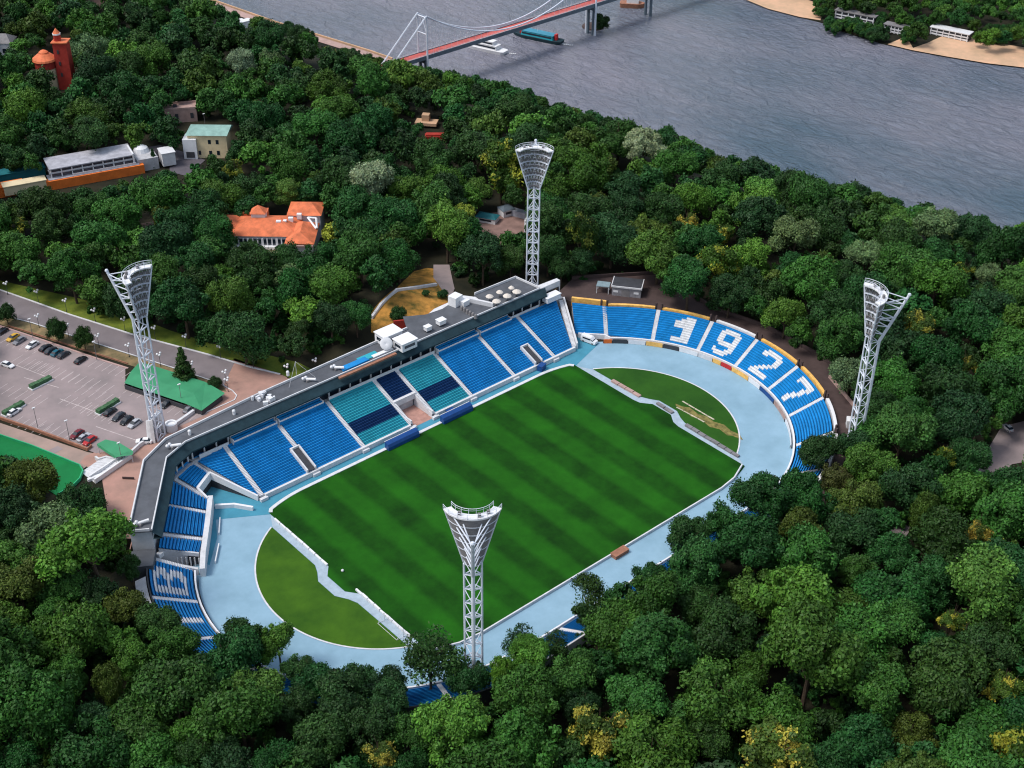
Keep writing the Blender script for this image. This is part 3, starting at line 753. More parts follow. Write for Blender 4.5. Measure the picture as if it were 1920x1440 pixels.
# stacked boards on the walkways
def stack(x0, y0, x1, y1, w, h, m, lb):
    a, c = Vector((x0, y0)), Vector((x1, y1)); d = c-a; md = (a+c)/2; n = max(2, int(d.length/2.4)); k = MB(); rnd = random.Random(int(x0*7+y0))
    for i in range(n):
        q = a.lerp(c, (i+.5)/n); k.box((q.x-md.x, q.y-md.y, 0), (d.length/n*.93, w*(.85+.2*rnd.random()), h*(.8+.4*rnd.random())), math.atan2(d.y, d.x)+rnd.uniform(-.03, .03))
    o = k.build('stacked_boards', m); o.location = (md.x, md.y, .1); return tag(o, lb, 'board stack')
stack(57.0, 20, 57.3, 8.5, 1.2, .5, M['pinkw'], 'pale pinkish row of stacked boards on the far walkway nearer the main stand')
stack(58.5, 3.0, 58.3, -3.6, 1.1, .5, M['mgrey'], 'grey row of stacked boards behind the far goal area')
stack(56.7, -10, 56.5, -30, 1.1, .5, M['mgrey'], 'long grey row of stacked boards on the far walkway nearer the trees')
stack(-55.1, -5.0, -55.2, -27.0, .5, .6, M['white'], 'white row of boards on the near left walkway beside the goal')
stack(-55.1, 30.5, -55.2, 6.8, .5, .5, M['white'], 'white row of boards on the left walkway nearer the main stand')
stack(65.0, -1.0, 64.9, -13.5, .45, .12, mat('weathered_boards', (.5, .45, .34), .9, .3, .8), 'pale strip of boards on the far infield lawn, farther from the pitch')
sheet('bare_ground', [(61.9, -1.4), (62.6, -.6), (63.1, -3), (64.3, -4.6), (63.7, -8.2), (64.6, -11), (64.2, -14), (65.3, -17), (64.5, -20), (65.0, -23), (63.6, -25.4), (62.9, -22), (62.0, -21), (62.6, -17.5), (61.3, -15), (62.1, -11.5), (61.2, -8), (61.9, -5)], .085, mat('worn_grass', (.17, .155, .05), .95, .6, .6, hue=.1))
stack(61.4, -2, 61.9, -12.5, .35, .12, mat('weathered_planks', (.5, .45, .34), .9, .3, .8), 'pale strip of boards on the far infield lawn, nearer the pitch')
k = MB(); k.box((2.6, -37.3, .02), (4.6, 1.9, 1.0)); k.box((2.6, -37.3, 1.02), (4.8, 2.1, .1)); tag(k.build('timekeeper_bench', M['rust']), 'low rust coloured platform beside the near touchline', 'platform')
k = MB()
k.wall([P(404, 953, 0)[:2], P(440, 951, 0)[:2], P(475, 957, 0)[:2]], .03, 1.2, .7); tag(k.build('white_barrier', M['white']), 'thick white barrier across the teal gateway at the left corner', 'barrier')
for (a, c), lb in ((((413, 974), (411, 1003)), 'thin white board on the left edge of the track, nearer the gate'), (((411, 1023), (404, 1057)), 'thin white board on the left edge of the track, farther from the gate')):
    k = MB(); k.wall([P(*a, 0)[:2], P(*c, 0)[:2]], .02, .8, .25); tag(k.build('white_board', M['white']), lb, 'board')
k = MB(); k.ball((-53.6, 2.6, .4), .38, 10); tag(k.build('ball_marker', M['white'], smooth=True), 'small white round marker just inside the near left goal line', 'marker')

# ------------------------------------------------------------------ cars
def car_mesh(L=4.5, W=1.8, Ht=1.45, van=False):
    """body with bonnet, cabin, boot, wheels and lamps; x is forward"""
    parts = {}
    k = MB()
    def loft(secs, mi=0, kk=k):
        # secs: (x, halfwidth, z0, z1, topinset)
        ring = []
        for x, hw, z0, z1, ti in secs:
            ring.append([(x, -hw, z0), (x, -hw, z0+(z1-z0)*.55), (x, -hw+ti, z1), (x, hw-ti, z1), (x, hw, z0+(z1-z0)*.55), (x, hw, z0)])
        for a, c in zip(ring[:-1], ring[1:]):
            for i in range(6):
                j = (i+1) % 6; kk.face([a[i], a[j], c[j], c[i]], mi)
        kk.face(ring[0][::-1], mi); kk.face(ring[-1], mi)
    h = W/2
    if van:
        loft([(-L/2, h*.92, .3, 1.2, .05), (-L/2+.1, h, .28, Ht*.97, .12), (L*.18, h, .28, Ht, .14), (L*.34, h, .28, Ht*.62, .12), (L/2-.1, h*.95, .28, Ht*.5, .15), (L/2, h*.85, .35, Ht*.4, .1)])
    else:
        loft([(-L/2, h*.82, .4, .78, .1), (-L/2+.15, h*.95, .26, .93, .1), (-L*.22, h, .24, .95, .08), (L*.2, h, .24, .92, .08), (L*.40, h*.96, .24, .78, .14), (L/2, h*.8, .32, .62, .1)])
    parts['body'] = k
    g = MB()
    if van:
        loft([(L*.155, h*.98, Ht*.6, Ht*.93, .12), (L*.345, h*.96, Ht*.55, Ht*.64, .1)], 0, g)
        for s in (-1, 1): g.box((-.1*L, s*(h-.02), Ht*.6), (L*.5, .06, Ht*.24))
    else:
        loft([(-L*.40, h*.84, .90, .96, .05), (-L*.27, h*.84, .90, Ht-.05, .22), (L*.06, h*.84, .90, Ht-.04, .22), (L*.24, h*.84, .88, .94, .05)], 0, g)
    parts['windows'] = g
    r = MB()
    if van: r.box((-.16*L, 0, Ht-.02), (L*.62, W*.8, .06))
    else: r.box((-L*.105, 0, Ht-.07), (L*.34, W*.64, .07), 0, 0, (.92, .92))
    parts['roof'] = r
    return parts
M['wheelrim'] = mat('wheel_rim', (.35, .35, .36), .4, 0)
M['lampglass'] = mat('lamp_glass', (.7, .7, .66), .2, 0); M['taillamp'] = mat('tail_lamp', (.4, .01, .01), .3, 0)
def make_car(paint, label, name='parked_car', cat='car', L=4.5, W=1.82, Ht=1.45, van=False, group=None):
    root = empty(name, (0, 0, 0), 0, label, cat, group); p = car_mesh(L, W, Ht, van)
    p['body'].build('body', paint, root); p['windows'].build('windows', M['glass'], root); p['roof'].build('roof', paint, root)
    for sx in (-L*.31, L*.31):
        for sy in (-1, 1):
            k = MB(); k.tube((0, -.11, 0), (0, .11, 0), .33, k=12); o = k.build('wheel', M['rubber'], root); o.location = (sx, sy*(W/2-.08), .33)
            k = MB(); k.tube((0, -.12, 0), (0, .12, 0), .19, k=8); k.build('rim', M['wheelrim'], o)
    for sy in (-1, 1):
        k = MB(); k.box((L/2-.09, sy*W*.33, .52), (.12, .34, .14)); k.build('headlight', M['lampglass'], root)
        k = MB(); k.box((-L/2+.06, sy*W*.35, .66), (.12, .3, .14)); k.build('tail_light', M['taillamp'], root)
    return root
PAINT = {n: mat('car_paint_'+n, c, .3, 0, spec=.5) for n, c in dict(white=(.75, .75, .77), black=(.012, .013, .016), dark=(.03, .035, .045), grey=(.20, .20, .22),
         red=(.42, .02, .02), yellow=(.62, .36, .04), teal=(.02, .12, .17), silver=(.42, .43, .46), maroon=(.16, .012, .02)).items()}
ZC = 3.02
d_st = P(183, 675, 3)-P(159, 691, 3); A_ST = math.atan2(d_st.y, d_st.x)       # direction of the parking stalls
d_lo = P(240, 690, 3)-P(12, 615, 3); A_LO = math.atan2(d_lo.y, d_lo.x)       # direction along the car park's edge
CARS = [(3, 621, 'black', 'black car at the left end of the upper parked row, cut by the frame', 0), (24, 632, 'yellow', 'yellow car second in the upper parked row', 0),
        (36, 638, 'grey', 'grey car right of the yellow one in the upper parked row', 0), (60, 646, 'white', 'white car alone between the grey and the black cars of the upper row', 0),
        (85, 651, 'black', 'leftmost of the four dark cars in the middle of the upper row', 0), (95, 656, 'dark', 'second of the four dark cars in the middle of the upper row', 0),
        (107, 660, 'teal', 'teal car third among the dark cars of the upper row', 0), (119, 664, 'dark', 'rightmost of the four dark cars in the middle of the upper row', 0),
        (151, 674, 'black', 'black car at the right end of the upper parked row', 0), (14, 683, 'white', 'long white car parked lengthwise in the left part of the lot', 1),
        (26, 771, 'white', 'white car beside the low hedge at the left edge of the lot', 0),
        (206, 771, 'black', 'black car tucked against the hedge in the middle row', 0), (222, 780, 'dark', 'dark car second from the hedge in the middle row', 0),
        (237, 787, 'black', 'black car third from the hedge in the middle row', 0), (252, 793, 'silver', 'silver car at the right end of the middle row', 0),
        (295, 749, 'black', 'black car partly behind the front left mast', 0), (312, 756, 'black', 'black car just right of the front left mast by the green roofs', 0),
        (355, 766, 'grey', 'grey car in the corner between green roofs and brick plaza', 0),
        (144, 813, 'maroon', 'dark red car, left of the three at the lower edge of the lot', 0), (157, 819, 'silver', 'silver car between the two red ones', 0),
        (168, 825, 'red', 'bright red car, right of the three at the lower edge of the lot', 0), (270, 826, 'white', 'white car right beside the concrete foot of the front left mast', 2)]
protos = {}
for x, y, c, lb, al in CARS:
    q = P(x, y, ZC+.7)
    if c not in protos: protos[c] = o = make_car(PAINT[c], lb, group='cars parked in the car park')
    else: o = copy_tree(protos[c]); o['label'] = lb
    o.location = (q.x, q.y, ZC); o.rotation_euler.z = (A_ST, A_LO, A_LO+.5)[al]+(math.pi if (int(x*7) % 3 == 0) else 0)
q = P(1105, 637, .9); v = make_car(PAINT['white'], 'white van parked in the teal corner below the far curved stand', 'parked_van', 'van', 5.4, 2.0, 2.2, True); v.location = (q.x, q.y, .05)
d = P(1120, 643, .9)-P(1090, 632, .9); v.rotation_euler.z = math.atan2(d.y, d.x)
q = P(1890, 802, 5.7); v = make_car(PAINT['silver'], 'small silver car on the park path at the right edge', 'parked_car', 'car', 3.6, 1.6, 1.5); v.location = (q.x, q.y, 5.1); v.rotation_euler.z = 1.2

# ------------------------------------------------------------------ car park, roads, plaza
ZP = 3.0
sheet('plaza', PP([(560, 715), (520, 700), (440, 672), (360, 745), (300, 800), (160, 855), (150, 868), (190, 890), (205, 980), (215, 1010), (250, 1010)], 3.0)+[(-94, 36), (-76, 60), (-67, 65), (0, 66), (4, 72)], ZP+.03, M['plaza'])
sheet('car_park', PP([(-60, 598), (0, 612), (235, 690), (235, 722), (350, 770), (392, 775), (325, 805), (275, 835), (180, 850), (0, 785), (-60, 765)], 3.0), ZP+.06, M['asphalt'])
sheet('road', PP([(-90, 520), (0, 545), (60, 566), (130, 591), (250, 629), (390, 666), (440, 680), (430, 700), (420, 722), (330, 691), (260, 669), (140, 631), (60, 605), (0, 591), (-90, 570)], 3.0), ZP+.05, M['road'])
sheet('verge', PP([(-90, 572), (0, 592), (60, 607), (140, 633), (260, 671), (330, 693), (418, 723), (425, 735), (372, 722), (240, 684), (0, 608), (-60, 594)], 3.0), ZP+.045, mat('verge_mixed', (.185, .145, .075), .95, .35, .35, hue=.12))
sheet('grass_verge', PP([(-90, 505), (60, 540), (150, 560), (230, 585), (320, 620), (400, 645), (480, 660), (560, 680), (600, 700), (545, 712), (525, 700), (390, 663), (250, 626), (130, 588), (60, 563), (0, 542), (-90, 517)], 3.0), ZP+.03, M['verge'])
sheet('lower_terrace', PP([(-60, 772), (0, 793), (165, 848), (190, 852), (155, 880), (150, 880), (60, 838), (0, 815), (-60, 800)], 3.0), ZP+.02, mat('terrace_paving', (.32, .235, .20), .9, .14, .15, hue=.04))
sheet('service_patch', PP([(90, 845), (108, 836), (118, 842), (98, 853)], 3.0), ZP+.06, M['asphalt'])
cp = PP([(-60, 796), (0, 818), (60, 838), (150, 875), (156, 885), (150, 900), (135, 915), (108, 930), (60, 900), (0, 870), (-60, 850)], 3.2)
k = MB(); k.prism(cp, 2.6, 3.25); struct(k.build('sports_court', M['court']))
k = MB(); k.wall(cp[1:8], 2.9, 4.0, .3); tag(k.build('court_rim', mat('court_rim', (.03, .36, .16), .6, .1, .4)), 'light green rim around the bright green court at the left edge', 'rim')
def kerb_line(name, pts, z0, z1, th, m, z=3.0):
    k = MB(); k.wall(PP(pts, z), z0, z1, th); return struct(k.build(name, m))
kerb_line('road_kerb', [(-90, 519), (0, 544), (60, 565), (130, 590), (250, 628), (390, 665), (470, 689), (525, 702)], 3, 3.22, .55, M['palecon'])
kerb_line('road_kerb', [(-90, 571), (0, 591), (60, 605.5), (140, 631.5), (260, 669.5), (330, 691.5), (420, 722)], 3, 3.2, .3, M['palecon'])
kerb_line('road_kerb', [(418, 723), (436, 733), (444, 742), (440, 750), (425, 757), (400, 768), (375, 778)], 3, 3.2, .3, M['palecon'])
kerb_line('road_kerb', [(-60, 596), (5, 613), (80, 638), (180, 672), (240, 691)], 3, 3.2, .6, mat('red_kerb', (.42, .28, .26), .9, .2, .6))
def wallthing(pts, z0, z1, th, m, lb, cat='wall', name='low_wall', z=3.0):
    k = MB(); k.wall(PP(pts, z), z0, z1, th); return tag(k.build(name, m), lb, cat)
wallthing([(418, 742), (398, 752), (372, 768), (350, 784), (328, 799), (316, 806)], 3, 4.1, .8, M['palecon'], 'pale parapet wall along the brick plaza above the green roofs')
wallthing([(312, 803), (285, 822), (262, 838), (248, 851), (232, 862), (226, 857), (218, 866), (200, 862), (186, 866), (180, 862)], 3, 4.2, .6, M['palecon'], 'zigzag white parapet wall beside the lower green roof')
wallthing([(-40, 770), (0, 786), (60, 806), (120, 828), (165, 845), (172, 838)], 2.9, 3.9, .5, M['rust'], 'long brownish retaining wall along the lower edge of the car park', 'wall', 'retaining_wall')
wallthing([(240, 683), (150, 655), (80, 632), (15, 612)], 3, 3.5, .25, M['rust'], 'thin low wall along the upper edge of the car park')
wallthing([(165, 903), (190, 893), (205, 886)], 3, 3.8, .8, M['white'], 'short white wall at the foot of the pale stairway')
# pale stairway
q0, q1, q2, q3 = [P(a, c, 3.2) for a, c in ((152, 885), (193, 862), (246, 858), (178, 905))]
k = MB()
for i in range(9):
    t0, t1 = i/9, (i+1)/9
    a, c = q0.lerp(q1, t0), q3.lerp(q2, t0); d, e = q0.lerp(q1, t1), q3.lerp(q2, t1); z = 3.1+.09*i
    k.prism([a[:2], d[:2], e[:2], c[:2]], 3, z+.1)
tag(k.build('stairway', M['palecon']), 'wide pale pinkish stairway between the green court and the brick plaza', 'stairway')
k = MB(); k.wall([q3.lerp(q0, .35)[:2], q2.lerp(q1, .35)[:2]], 3, 4.3, .4); k.wall([q3[:2], q2[:2]], 3, 4.4, .6); tag(k.build('stair_wall', M['white']), 'white side walls of the pale stairway', 'wall')
k = MB(); a, c = P(230, 898, 3), P(252, 899, 3); k.wall([a[:2], c[:2]], 3.02, 3.7, .25); tag(k.build('barrier', M['brownpave']), 'thin dark barrier on the brick plaza beside the grey roof', 'barrier')
# stall markings
mk = MB()
def line(a, c, wd=.14, z=ZP+.08):
    a, c = Vector(a[:2]), Vector(c[:2]); d = (c-a).normalized(); nn = Vector((-d.y, d.x))*wd/2
    mk.face([(*(a+nn), z), (*(a-nn), z), (*(c-nn), z), (*(c+nn), z)])
ds, dl = Vector((math.cos(A_ST), math.sin(A_ST))), Vector((math.cos(A_LO), math.sin(A_LO)))
def stalls(p0, n, ln, step=2.6):
    o = Vector(P(*p0, 3)[:2])
    for i in range(n):
        a = o+dl*step*i; line(a, a+ds*ln)
for p0, n, ln in (((-12, 640), 7, 4.8), ((40, 650), 3, 4.8), ((165, 688), 8, 4.8), ((20, 680), 6, 5), ((52, 692), 7, 5), ((115, 712), 7, 5), ((-10, 735), 7, 5), ((110, 757), 8, 5), ((150, 776), 5, 5), ((230, 738), 5, 5), ((300, 770), 5, 4.8), ((20, 797), 5, 4.6), ((52, 800), 9, 4.6), ((140, 736), 6, 4.5)):
    stalls(p0, n, ln)
for a, c in (((30, 685), (85, 706)), ((45, 708), (110, 727)), ((112, 748), (180, 773)), ((180, 800), (262, 828))): line(P(*a, 3), P(*c, 3), .2)
struct(mk.build('parking_lines', M['paint']))
# planter hedges in the lot
M['hedge'] = mat('hedge', (.055, .125, .060), .9, .35, 1.5)
for (a, c), lb in ((((56, 728), (96, 708)), 'long low clipped hedge with white kerb near the left of the lot'), (((182, 775), (222, 750)), 'long low clipped hedge with white kerb beside the dark cars'), (((6, 778), (44, 755)), 'wide low clipped hedge with white kerb at the left frame edge')):
    a, c = P(*a, 3.6), P(*c, 3.6); d = c-a; root = empty('planter_hedge', ((a.x+c.x)/2, (a.y+c.y)/2, 3.0), math.atan2(d.y, d.x), lb, 'hedge', 'planter hedges in the car park'); L = d.length
    k = MB(); k.box((0, 0, .06), (L, 2.2, .4)); k.build('kerb', M['white'], root)
    k = MB(); rnd = random.Random(5)
    for i in range(int(L/.7)): k.box((-L/2+.55+i*.7, rnd.uniform(-.05, .05), .46), (.72, 1.7+rnd.uniform(-.1, .1), 1.0+rnd.uniform(-.1, .1)), 0, 0, (.9, .85))
    k.build('foliage', M['hedge'], root)
# green roofs
root = empty('green_canopy', P(300, 725, 3), 0, 'wide green sheet roof building at the corner of the car park', 'canopy building')
org = root.location.copy()
def poly3(mb, pts): mb.face([tuple(P(a, c, z)-org) for a, c, z in pts])
k = MB()
poly3(k, [(233, 718, 4.9), (348, 757, 4.9), (363, 737, 5.5), (245, 697, 5.5)])
poly3(k, [(245, 697, 5.5), (363, 737, 5.5), (385, 716, 5.2), (262, 678, 5.2)])
poly3(k, [(348, 757, 4.9), (378, 770, 4.6), (422, 737, 4.9), (385, 716, 5.2), (363, 737, 5.5)])
k.build('roof', M['green'], root)
k = MB(); w3 = [P(*q) for q in ((233, 718, 5.2), (348, 757, 5.2), (378, 770, 4.6), (416, 741, 4.8), (378, 717, 5.2), (258, 681, 5.2))]
k.wall([(p.x-org.x, p.y-org.y) for p in w3+w3[:1]], -.1, 1.5, .2); k.build('wall', M['dgrey'], root)
root = empty('green_canopy', P(215, 842, 3), 0, 'small green awning roof beside the zigzag parapet and the red cars', 'canopy'); org = root.location.copy()
k = MB(); poly3(k, [(182, 832, 6), (198, 824, 6.4), (222, 829, 6.4), (250, 846, 6.2), (248, 853, 5.8), (218, 857, 5.6)]); poly3(k, [(182, 832, 6), (218, 857, 5.6), (218, 861, 5.0), (182, 837, 5.3)]); k.build('roof', M['green'], root)
for a, c in ((184, 837), (217, 860), (247, 853), (200, 828)):
    q = P(a, c, 5.4)-org; k = MB(); k.tube((q.x, q.y, -.2), (q.x, q.y, 2.6), .12); k.build('post', M['palecon'], root)
k = MB(); poly3_org = P(330, 805, 3); org = poly3_org; 
g = MB(); poly3(g, [(312, 803, 4), (330, 789, 4), (338, 787, 4), (318, 805, 4)]); o = g.build('hedge_strip', M['hedge']); o.location = org; tag(o, 'short green hedge strip between concrete mast foot and plaza parapet', 'hedge')
# round white well heads beside the mast
for i, (a, c, r, z) in enumerate(((320, 793, 1.7, 5.2), (337, 820, 2.3, 5.0))):
    q = P(a, c, z); k = MB(); k.lathe((0, 0, -2.2), [(r, 0), (r, 2.2), (r*.72, 2.2), (r*.7, 1.2)], 18); k.lathe((0, 0, 0), [(r*.72, -.5), (.01, -.5)], 18)
    o = k.build('round_planter', M['white']); o.location = (q.x, q.y, z); tag(o, ('smaller round white tub left of the plaza tip behind the mast', 'larger round white tub between mast foot and grey roof')[i], 'tub')

# ------------------------------------------------------------------ lamps
def street_lamp(lb, group):
    root = empty('street_lamp', (0, 0, 0), 0, lb, 'street lamp', group)
    k = MB(); k.tube((0, 0, 0), (0, 0, 4.0), .09, .05, 6); k.tube((0, 0, 0), (0, 0, .6), .16, .12, 6); k.build('pole', M['dgrey'], root)
    for i in range(3):
        a = i*2*math.pi/3+.3; c = (.55*math.cos(a), .55*math.sin(a), 4.15+.25*(i == 0))
        k = MB(); k.tube((0, 0, 3.9), c, .04, k=4); k.build('arm', M['dgrey'], root)
        k = MB(); k.ball((c[0], c[1], c[2]+.1), .38, 8); k.build('globe', M['white'], root, smooth=True)
    return root
heads_u = [(10, 531), (68, 546), (121, 563), (175, 581), (231, 598), (288, 614), (346, 630), (411, 649), (473, 667), (537, 686), (590, 675)]
heads_l = [(15, 573), (69, 592), (125, 610), (182, 629), (239, 647), (298, 664), (358, 681), (421, 697), (425, 711)]
ordn = ['first', 'second', 'third', 'fourth', 'fifth', 'sixth', 'seventh', 'eighth', 'ninth', 'tenth', 'eleventh', 'twelfth']
lampp = None
for lst, side in ((heads_u, 'wood side of the road'), (heads_l, 'car park side of the road')):
    for i, (a, c) in enumerate(lst):
        q = P(a, c, 7.3)
        if lampp is None: lampp = o = street_lamp('', 'three globe lamps along the road')
        else: o = copy_tree(lampp)
        o['label'] = 'globe street lamp, %s from left on the %s' % (ordn[i], side); o.location = (q.x, q.y, 3.0)
def tall_lamp(lb):
    root = empty('tall_lamp', (0, 0, 0), 0, lb, 'lamp post', 'single lamp posts')
    k = MB(); k.tube((0, 0, 0), (0, 0, 6.6), .11, .06, 6); k.build('pole', M['mgrey'], root)
    k = MB(); k.box((0, 0, 6.55), (.9, .35, .22)); k.build('lamp_head', M['white'], root); return root
tl = None
for a, c, z, lb in ((62, 633, 3, 'single lamp post at the upper lot edge above the white car'), (182, 676, 3, 'single lamp post at the upper lot edge right of the cone shaped shrubs'), (71, 802, 3, 'single lamp post at the lower lot edge, left of the red cars'), (131, 826, 3, 'single lamp post right next to the dark red car'),
                    (229, 868, 3, 'single lamp post beside the small green awning'), (341, 757, 3, 'single lamp post in front of the wide green roof'), (506, 222, 3.5, 'tall pale lamp post in the wood right of the green roofed house'), (1040, 440, 4, 'single lamp post in the wood right of the farthest mast'),
                    (947, 383, 4, 'single lamp post behind the kiosks'), (385, 238, 4, 'single lamp post above the green roofed house')):
    o = tall_lamp(lb) if tl is None else copy_tree(tl); tl = tl or o; o['label'] = lb
    q = P(a, c, z); o.location = (q.x, q.y, H(q.x, q.y))

# ------------------------------------------------------------------ things on the main stand's roof
ZR = 13.26
def at(o, a, c, z, rz=0): q = P(a, c, z); o.location = (q.x, q.y, z); o.rotation_euler.z = rz; return o
def cabin(L, W, h, lb):
    root = empty('roof_cabin', (0, 0, 0), 0, lb, 'cabin', 'white cabins on the grey roof')
    k = MB(); k.box((0, 0, 0), (L, W, h)); k.build('wall', M['white'], root)
    k = MB(); k.box((0, 0, h), (L+.5, W+.5, .25)); k.build('roof', M['white'], root)
    k = MB(); k.box((0, -W/2-.01, h*.35), (L*.7, .06, h*.35)); k.box((-L/2-.01, 0, h*.35), (.06, W*.6, h*.35)); k.build('window', M['glass'], root)
    return root
at(cabin(6.6, 4.6, 3.0, 'larger white roof cabin beside the satellite dish'), 729, 638, ZR)
at(cabin(5.4, 4.4, 2.6, 'smaller white roof cabin with dark windows nearer the seats'), 760, 650, ZR)
def dish(lb, r=1.9):
    root = empty('satellite_dish', (0, 0, 0), 0, lb, 'satellite dish')
    k = MB(); k.tube((0, 0, 0), (0, 0, 1.7), .15); k.box((0, 0, 0), (1.2, 1.2, .15)); k.build('mount', M['dgrey'], root)
    k = MB(); k.lathe((0, 0, 0), [(.05, 0), (r*.5, .12), (r*.85, .38), (r, .6), (r*.98, .66), (.05, .1)], 18); o = k.build('reflector', M['white'], root, smooth=True)
    o.location = (0, 0, 1.9); o.rotation_euler = (R_(55), 0, R_(-20)); return root
at(dish('large white satellite dish in front of the roof cabins'), 724, 655, ZR)
for a, c, s, lb in ((802, 621, (1.9, 1.5, 1.2), 'left small white ventilation unit on the dark roof deck'), (827, 609, (2.5, 1.9, 1.3), 'right larger white ventilation unit on the dark roof deck')):
    k = MB(); k.box((0, 0, .5), s); k.box((0, 0, s[2]+.5), (s[0]+.3, s[1]+.3, .15)); r = empty('ventilation_unit', (0, 0, 0), 0, lb, 'ventilation unit', 'ventilation units on the roof deck')
    k.build('housing', M['white'], r); k = MB(); k.box((0, 0, 0), (s[0]*.8, s[1]*.8, .5)); k.build('base', M['dgrey'], r); at(r, a, c, ZR)
k = MB(); k.box((0, 0, 0), (9.0, 2.2, .25)); k.box((0, -1.15, 0), (9.2, .2, .45)); o = at(k.build('blue_tarpaulin', M['blue']), 664, 683, ZR, R_(0)); tag(o, 'long bright blue tarpaulin lying on the roof left of the cabins', 'tarpaulin')
k = MB(); k.box((0, 0, 0), (6.5, 2.4, .2)); o = at(k.build('teal_tarpaulin', M['tealseat']), 690, 669, ZR); tag(o, 'pale teal tarpaulin on the roof between the blue one and the white slab', 'tarpaulin')
k = MB(); k.box((0, 0, 0), (7.0, 1.3, .35)); o = at(k.build('white_slab', M['white']), 717, 662, ZR); tag(o, 'long narrow white slab on the roof below the satellite dish', 'slab')
k = MB(); k.box((0, 0, 0), (20, .9, .5)); o = at(k.build('rusty_duct', M['rust']), 690, 687, ZR); tag(o, 'long rusty duct along the front edge of the roof', 'duct')
def roof_lights(lb, n=3):
    root = empty('roof_spotlight', (0, 0, 0), 0, lb, 'spotlight', 'white spotlights on the roof')
    k = MB(); k.tube((0, .9, .7), (1.8, -1.2, .9), .38, .38, 8); k.build('barrel', M['white'], root)
    for i in range(n-1):
        k = MB(); k.ball((-.8+i*.9, 1.2, 1.0), .5, 8); k.build('lamp', M['white'], root, smooth=True)
    k = MB(); k.box((.3, .2, 0), (1.4, .5, .6)); k.build('stand', M['mgrey'], root); return root
rl = roof_lights('white spotlight cluster at the left end of the blue tarpaulin'); at(rl, 631, 695, ZR)
o = copy_tree(rl); o['label'] = 'white spotlight cluster between the tarpaulin and the left roof junk'; at(o, 578, 717, ZR)
o = copy_tree(rl); o['label'] = 'white spotlight unit at the far left end of the wing roof'; at(o, 265, 987, ZR, .6)
o = copy_tree(rl); o['label'] = 'white spotlight unit at the bend of the roof beside the mast foot'; at(o, 325, 842, ZR, .3)
rnd = random.Random(3); k = MB()
for i in range(16): k.box((rnd.uniform(-2.6, 2.6), rnd.uniform(-2.6, 2.6), 0), (rnd.uniform(.4, 1.5), rnd.uniform(.4, 1.2), rnd.uniform(.4, 1.3)), rnd.random()*3)
o = at(k.build('roof_clutter', M['white']), 495, 749, ZR, 0); tag(o, 'jumble of white boxes and pipes on the roof above the plaza', 'equipment')
o['kind'] = 'stuff'
for a, c, lb in ((439, 777, 'small white roof vent above the left seat sections'), (356, 815, 'small white roof vent near the mast foot'), (540, 704, 'small white roof post at the rear parapet')):
    k = MB(); k.tube((0, 0, 0), (0, 0, 1.1), .42, .42, 10); k.ball((0, 0, 1.1), .5, 8); o = at(k.build('roof_vent', M['white']), a, c, ZR); tag(o, lb, 'vent', 'small vents on the roof')
k = MB(); k.tube((0, 0, 0), (0, 0, 4.4), .08, .05); k.tube((0, 0, 4.3), (-5.5, -4.5, .2), .04, k=4); k.tube((0, 0, 4.3), (3, -5, .2), .04, k=4); o = at(k.build('roof_antenna', M['palecon']), 556, 702, ZR); tag(o, 'thin roof antenna with stay wires above the plaza', 'antenna')
# roof terrace parasols
def parasol(lb):
    root = empty('parasol', (0, 0, 0), 0, lb, 'parasol', 'cream parasols on the roof terrace')
    k = MB(); k.tube((0, 0, 0), (0, 0, 2.3), .06); k.box((0, 0, 0), (.6, .6, .1)); k.build('pole', M['dgrey'], root)
    k = MB(); k.lathe((0, 0, 0), [(1.25, 1.75), (.75, 2.15), (.02, 2.55)], 8); k.lathe((0, 0, 0), [(1.25, 1.75), (1.25, 1.6)], 8); k.build('canopy', mat('parasol_cloth', (.62, .56, .50), .8, .1, 1), root); return root
pr = None; names = ['leftmost cream parasol of the roof terrace', 'front left cream parasol of the terrace, nearest the seats', 'upper middle cream parasol of the terrace', 'centre cream parasol of the terrace', 'small cream parasol at the back of the terrace', 'rightmost large cream parasol of the terrace']
for (a, c, s), lb in zip(((918, 557, 1), (931, 566, 1.1), (937, 549, .9), (951, 556, 1.1), (959, 541, .8), (969, 548, 1.15)), names):
    o = parasol(lb) if pr is None else copy_tree(pr); pr = pr or o; o['label'] = lb; at(o, a, c, ZR+1.5); o.location.z = ZR; o.scale = (s, s, 1)
k = MB(); k.box((0, 0, 0), (3.4, 3.0, 4.2)); o = at(k.build('lift_housing', M['white']), 854, 576, ZR-1, .2); tag(o, 'tall pale box housing at the edge of the dry slope', 'housing')
k = MB(); k.box((0, 0, 0), (2.6, 3.2, 2.2)); o = at(k.build('white_container', M['white']), 868, 573, ZR-.5, .1); tag(o, 'white slatted container right of the pale box housing', 'container')
rv = None
for i in range(6):
    k = MB(); k.tube((0, 0, 0), (0, 0, 1.0), .55, .45, 8); k.ball((0, 0, 1.0), .5, 8); o = at(k.build('roof_fan', M['mgrey']), 866+i*5.2, 581+i*3.2, ZR); tag(o, '%s grey roof fan of the row of six below the white container' % ('first', 'second', 'third', 'fourth', 'fifth', 'last')[i], 'fan', 'grey roof fans in a row')
k = MB(); k.box((0, 0, 0), (5.6, 2.4, 1.7)); k.box((0, 0, 1.7), (6.0, 2.8, .2)); o = at(k.build('gatehouse', M['white']), 1034, 562, 9); tag(o, 'small white walled kiosk above the seats at the right end of the main stand', 'kiosk')

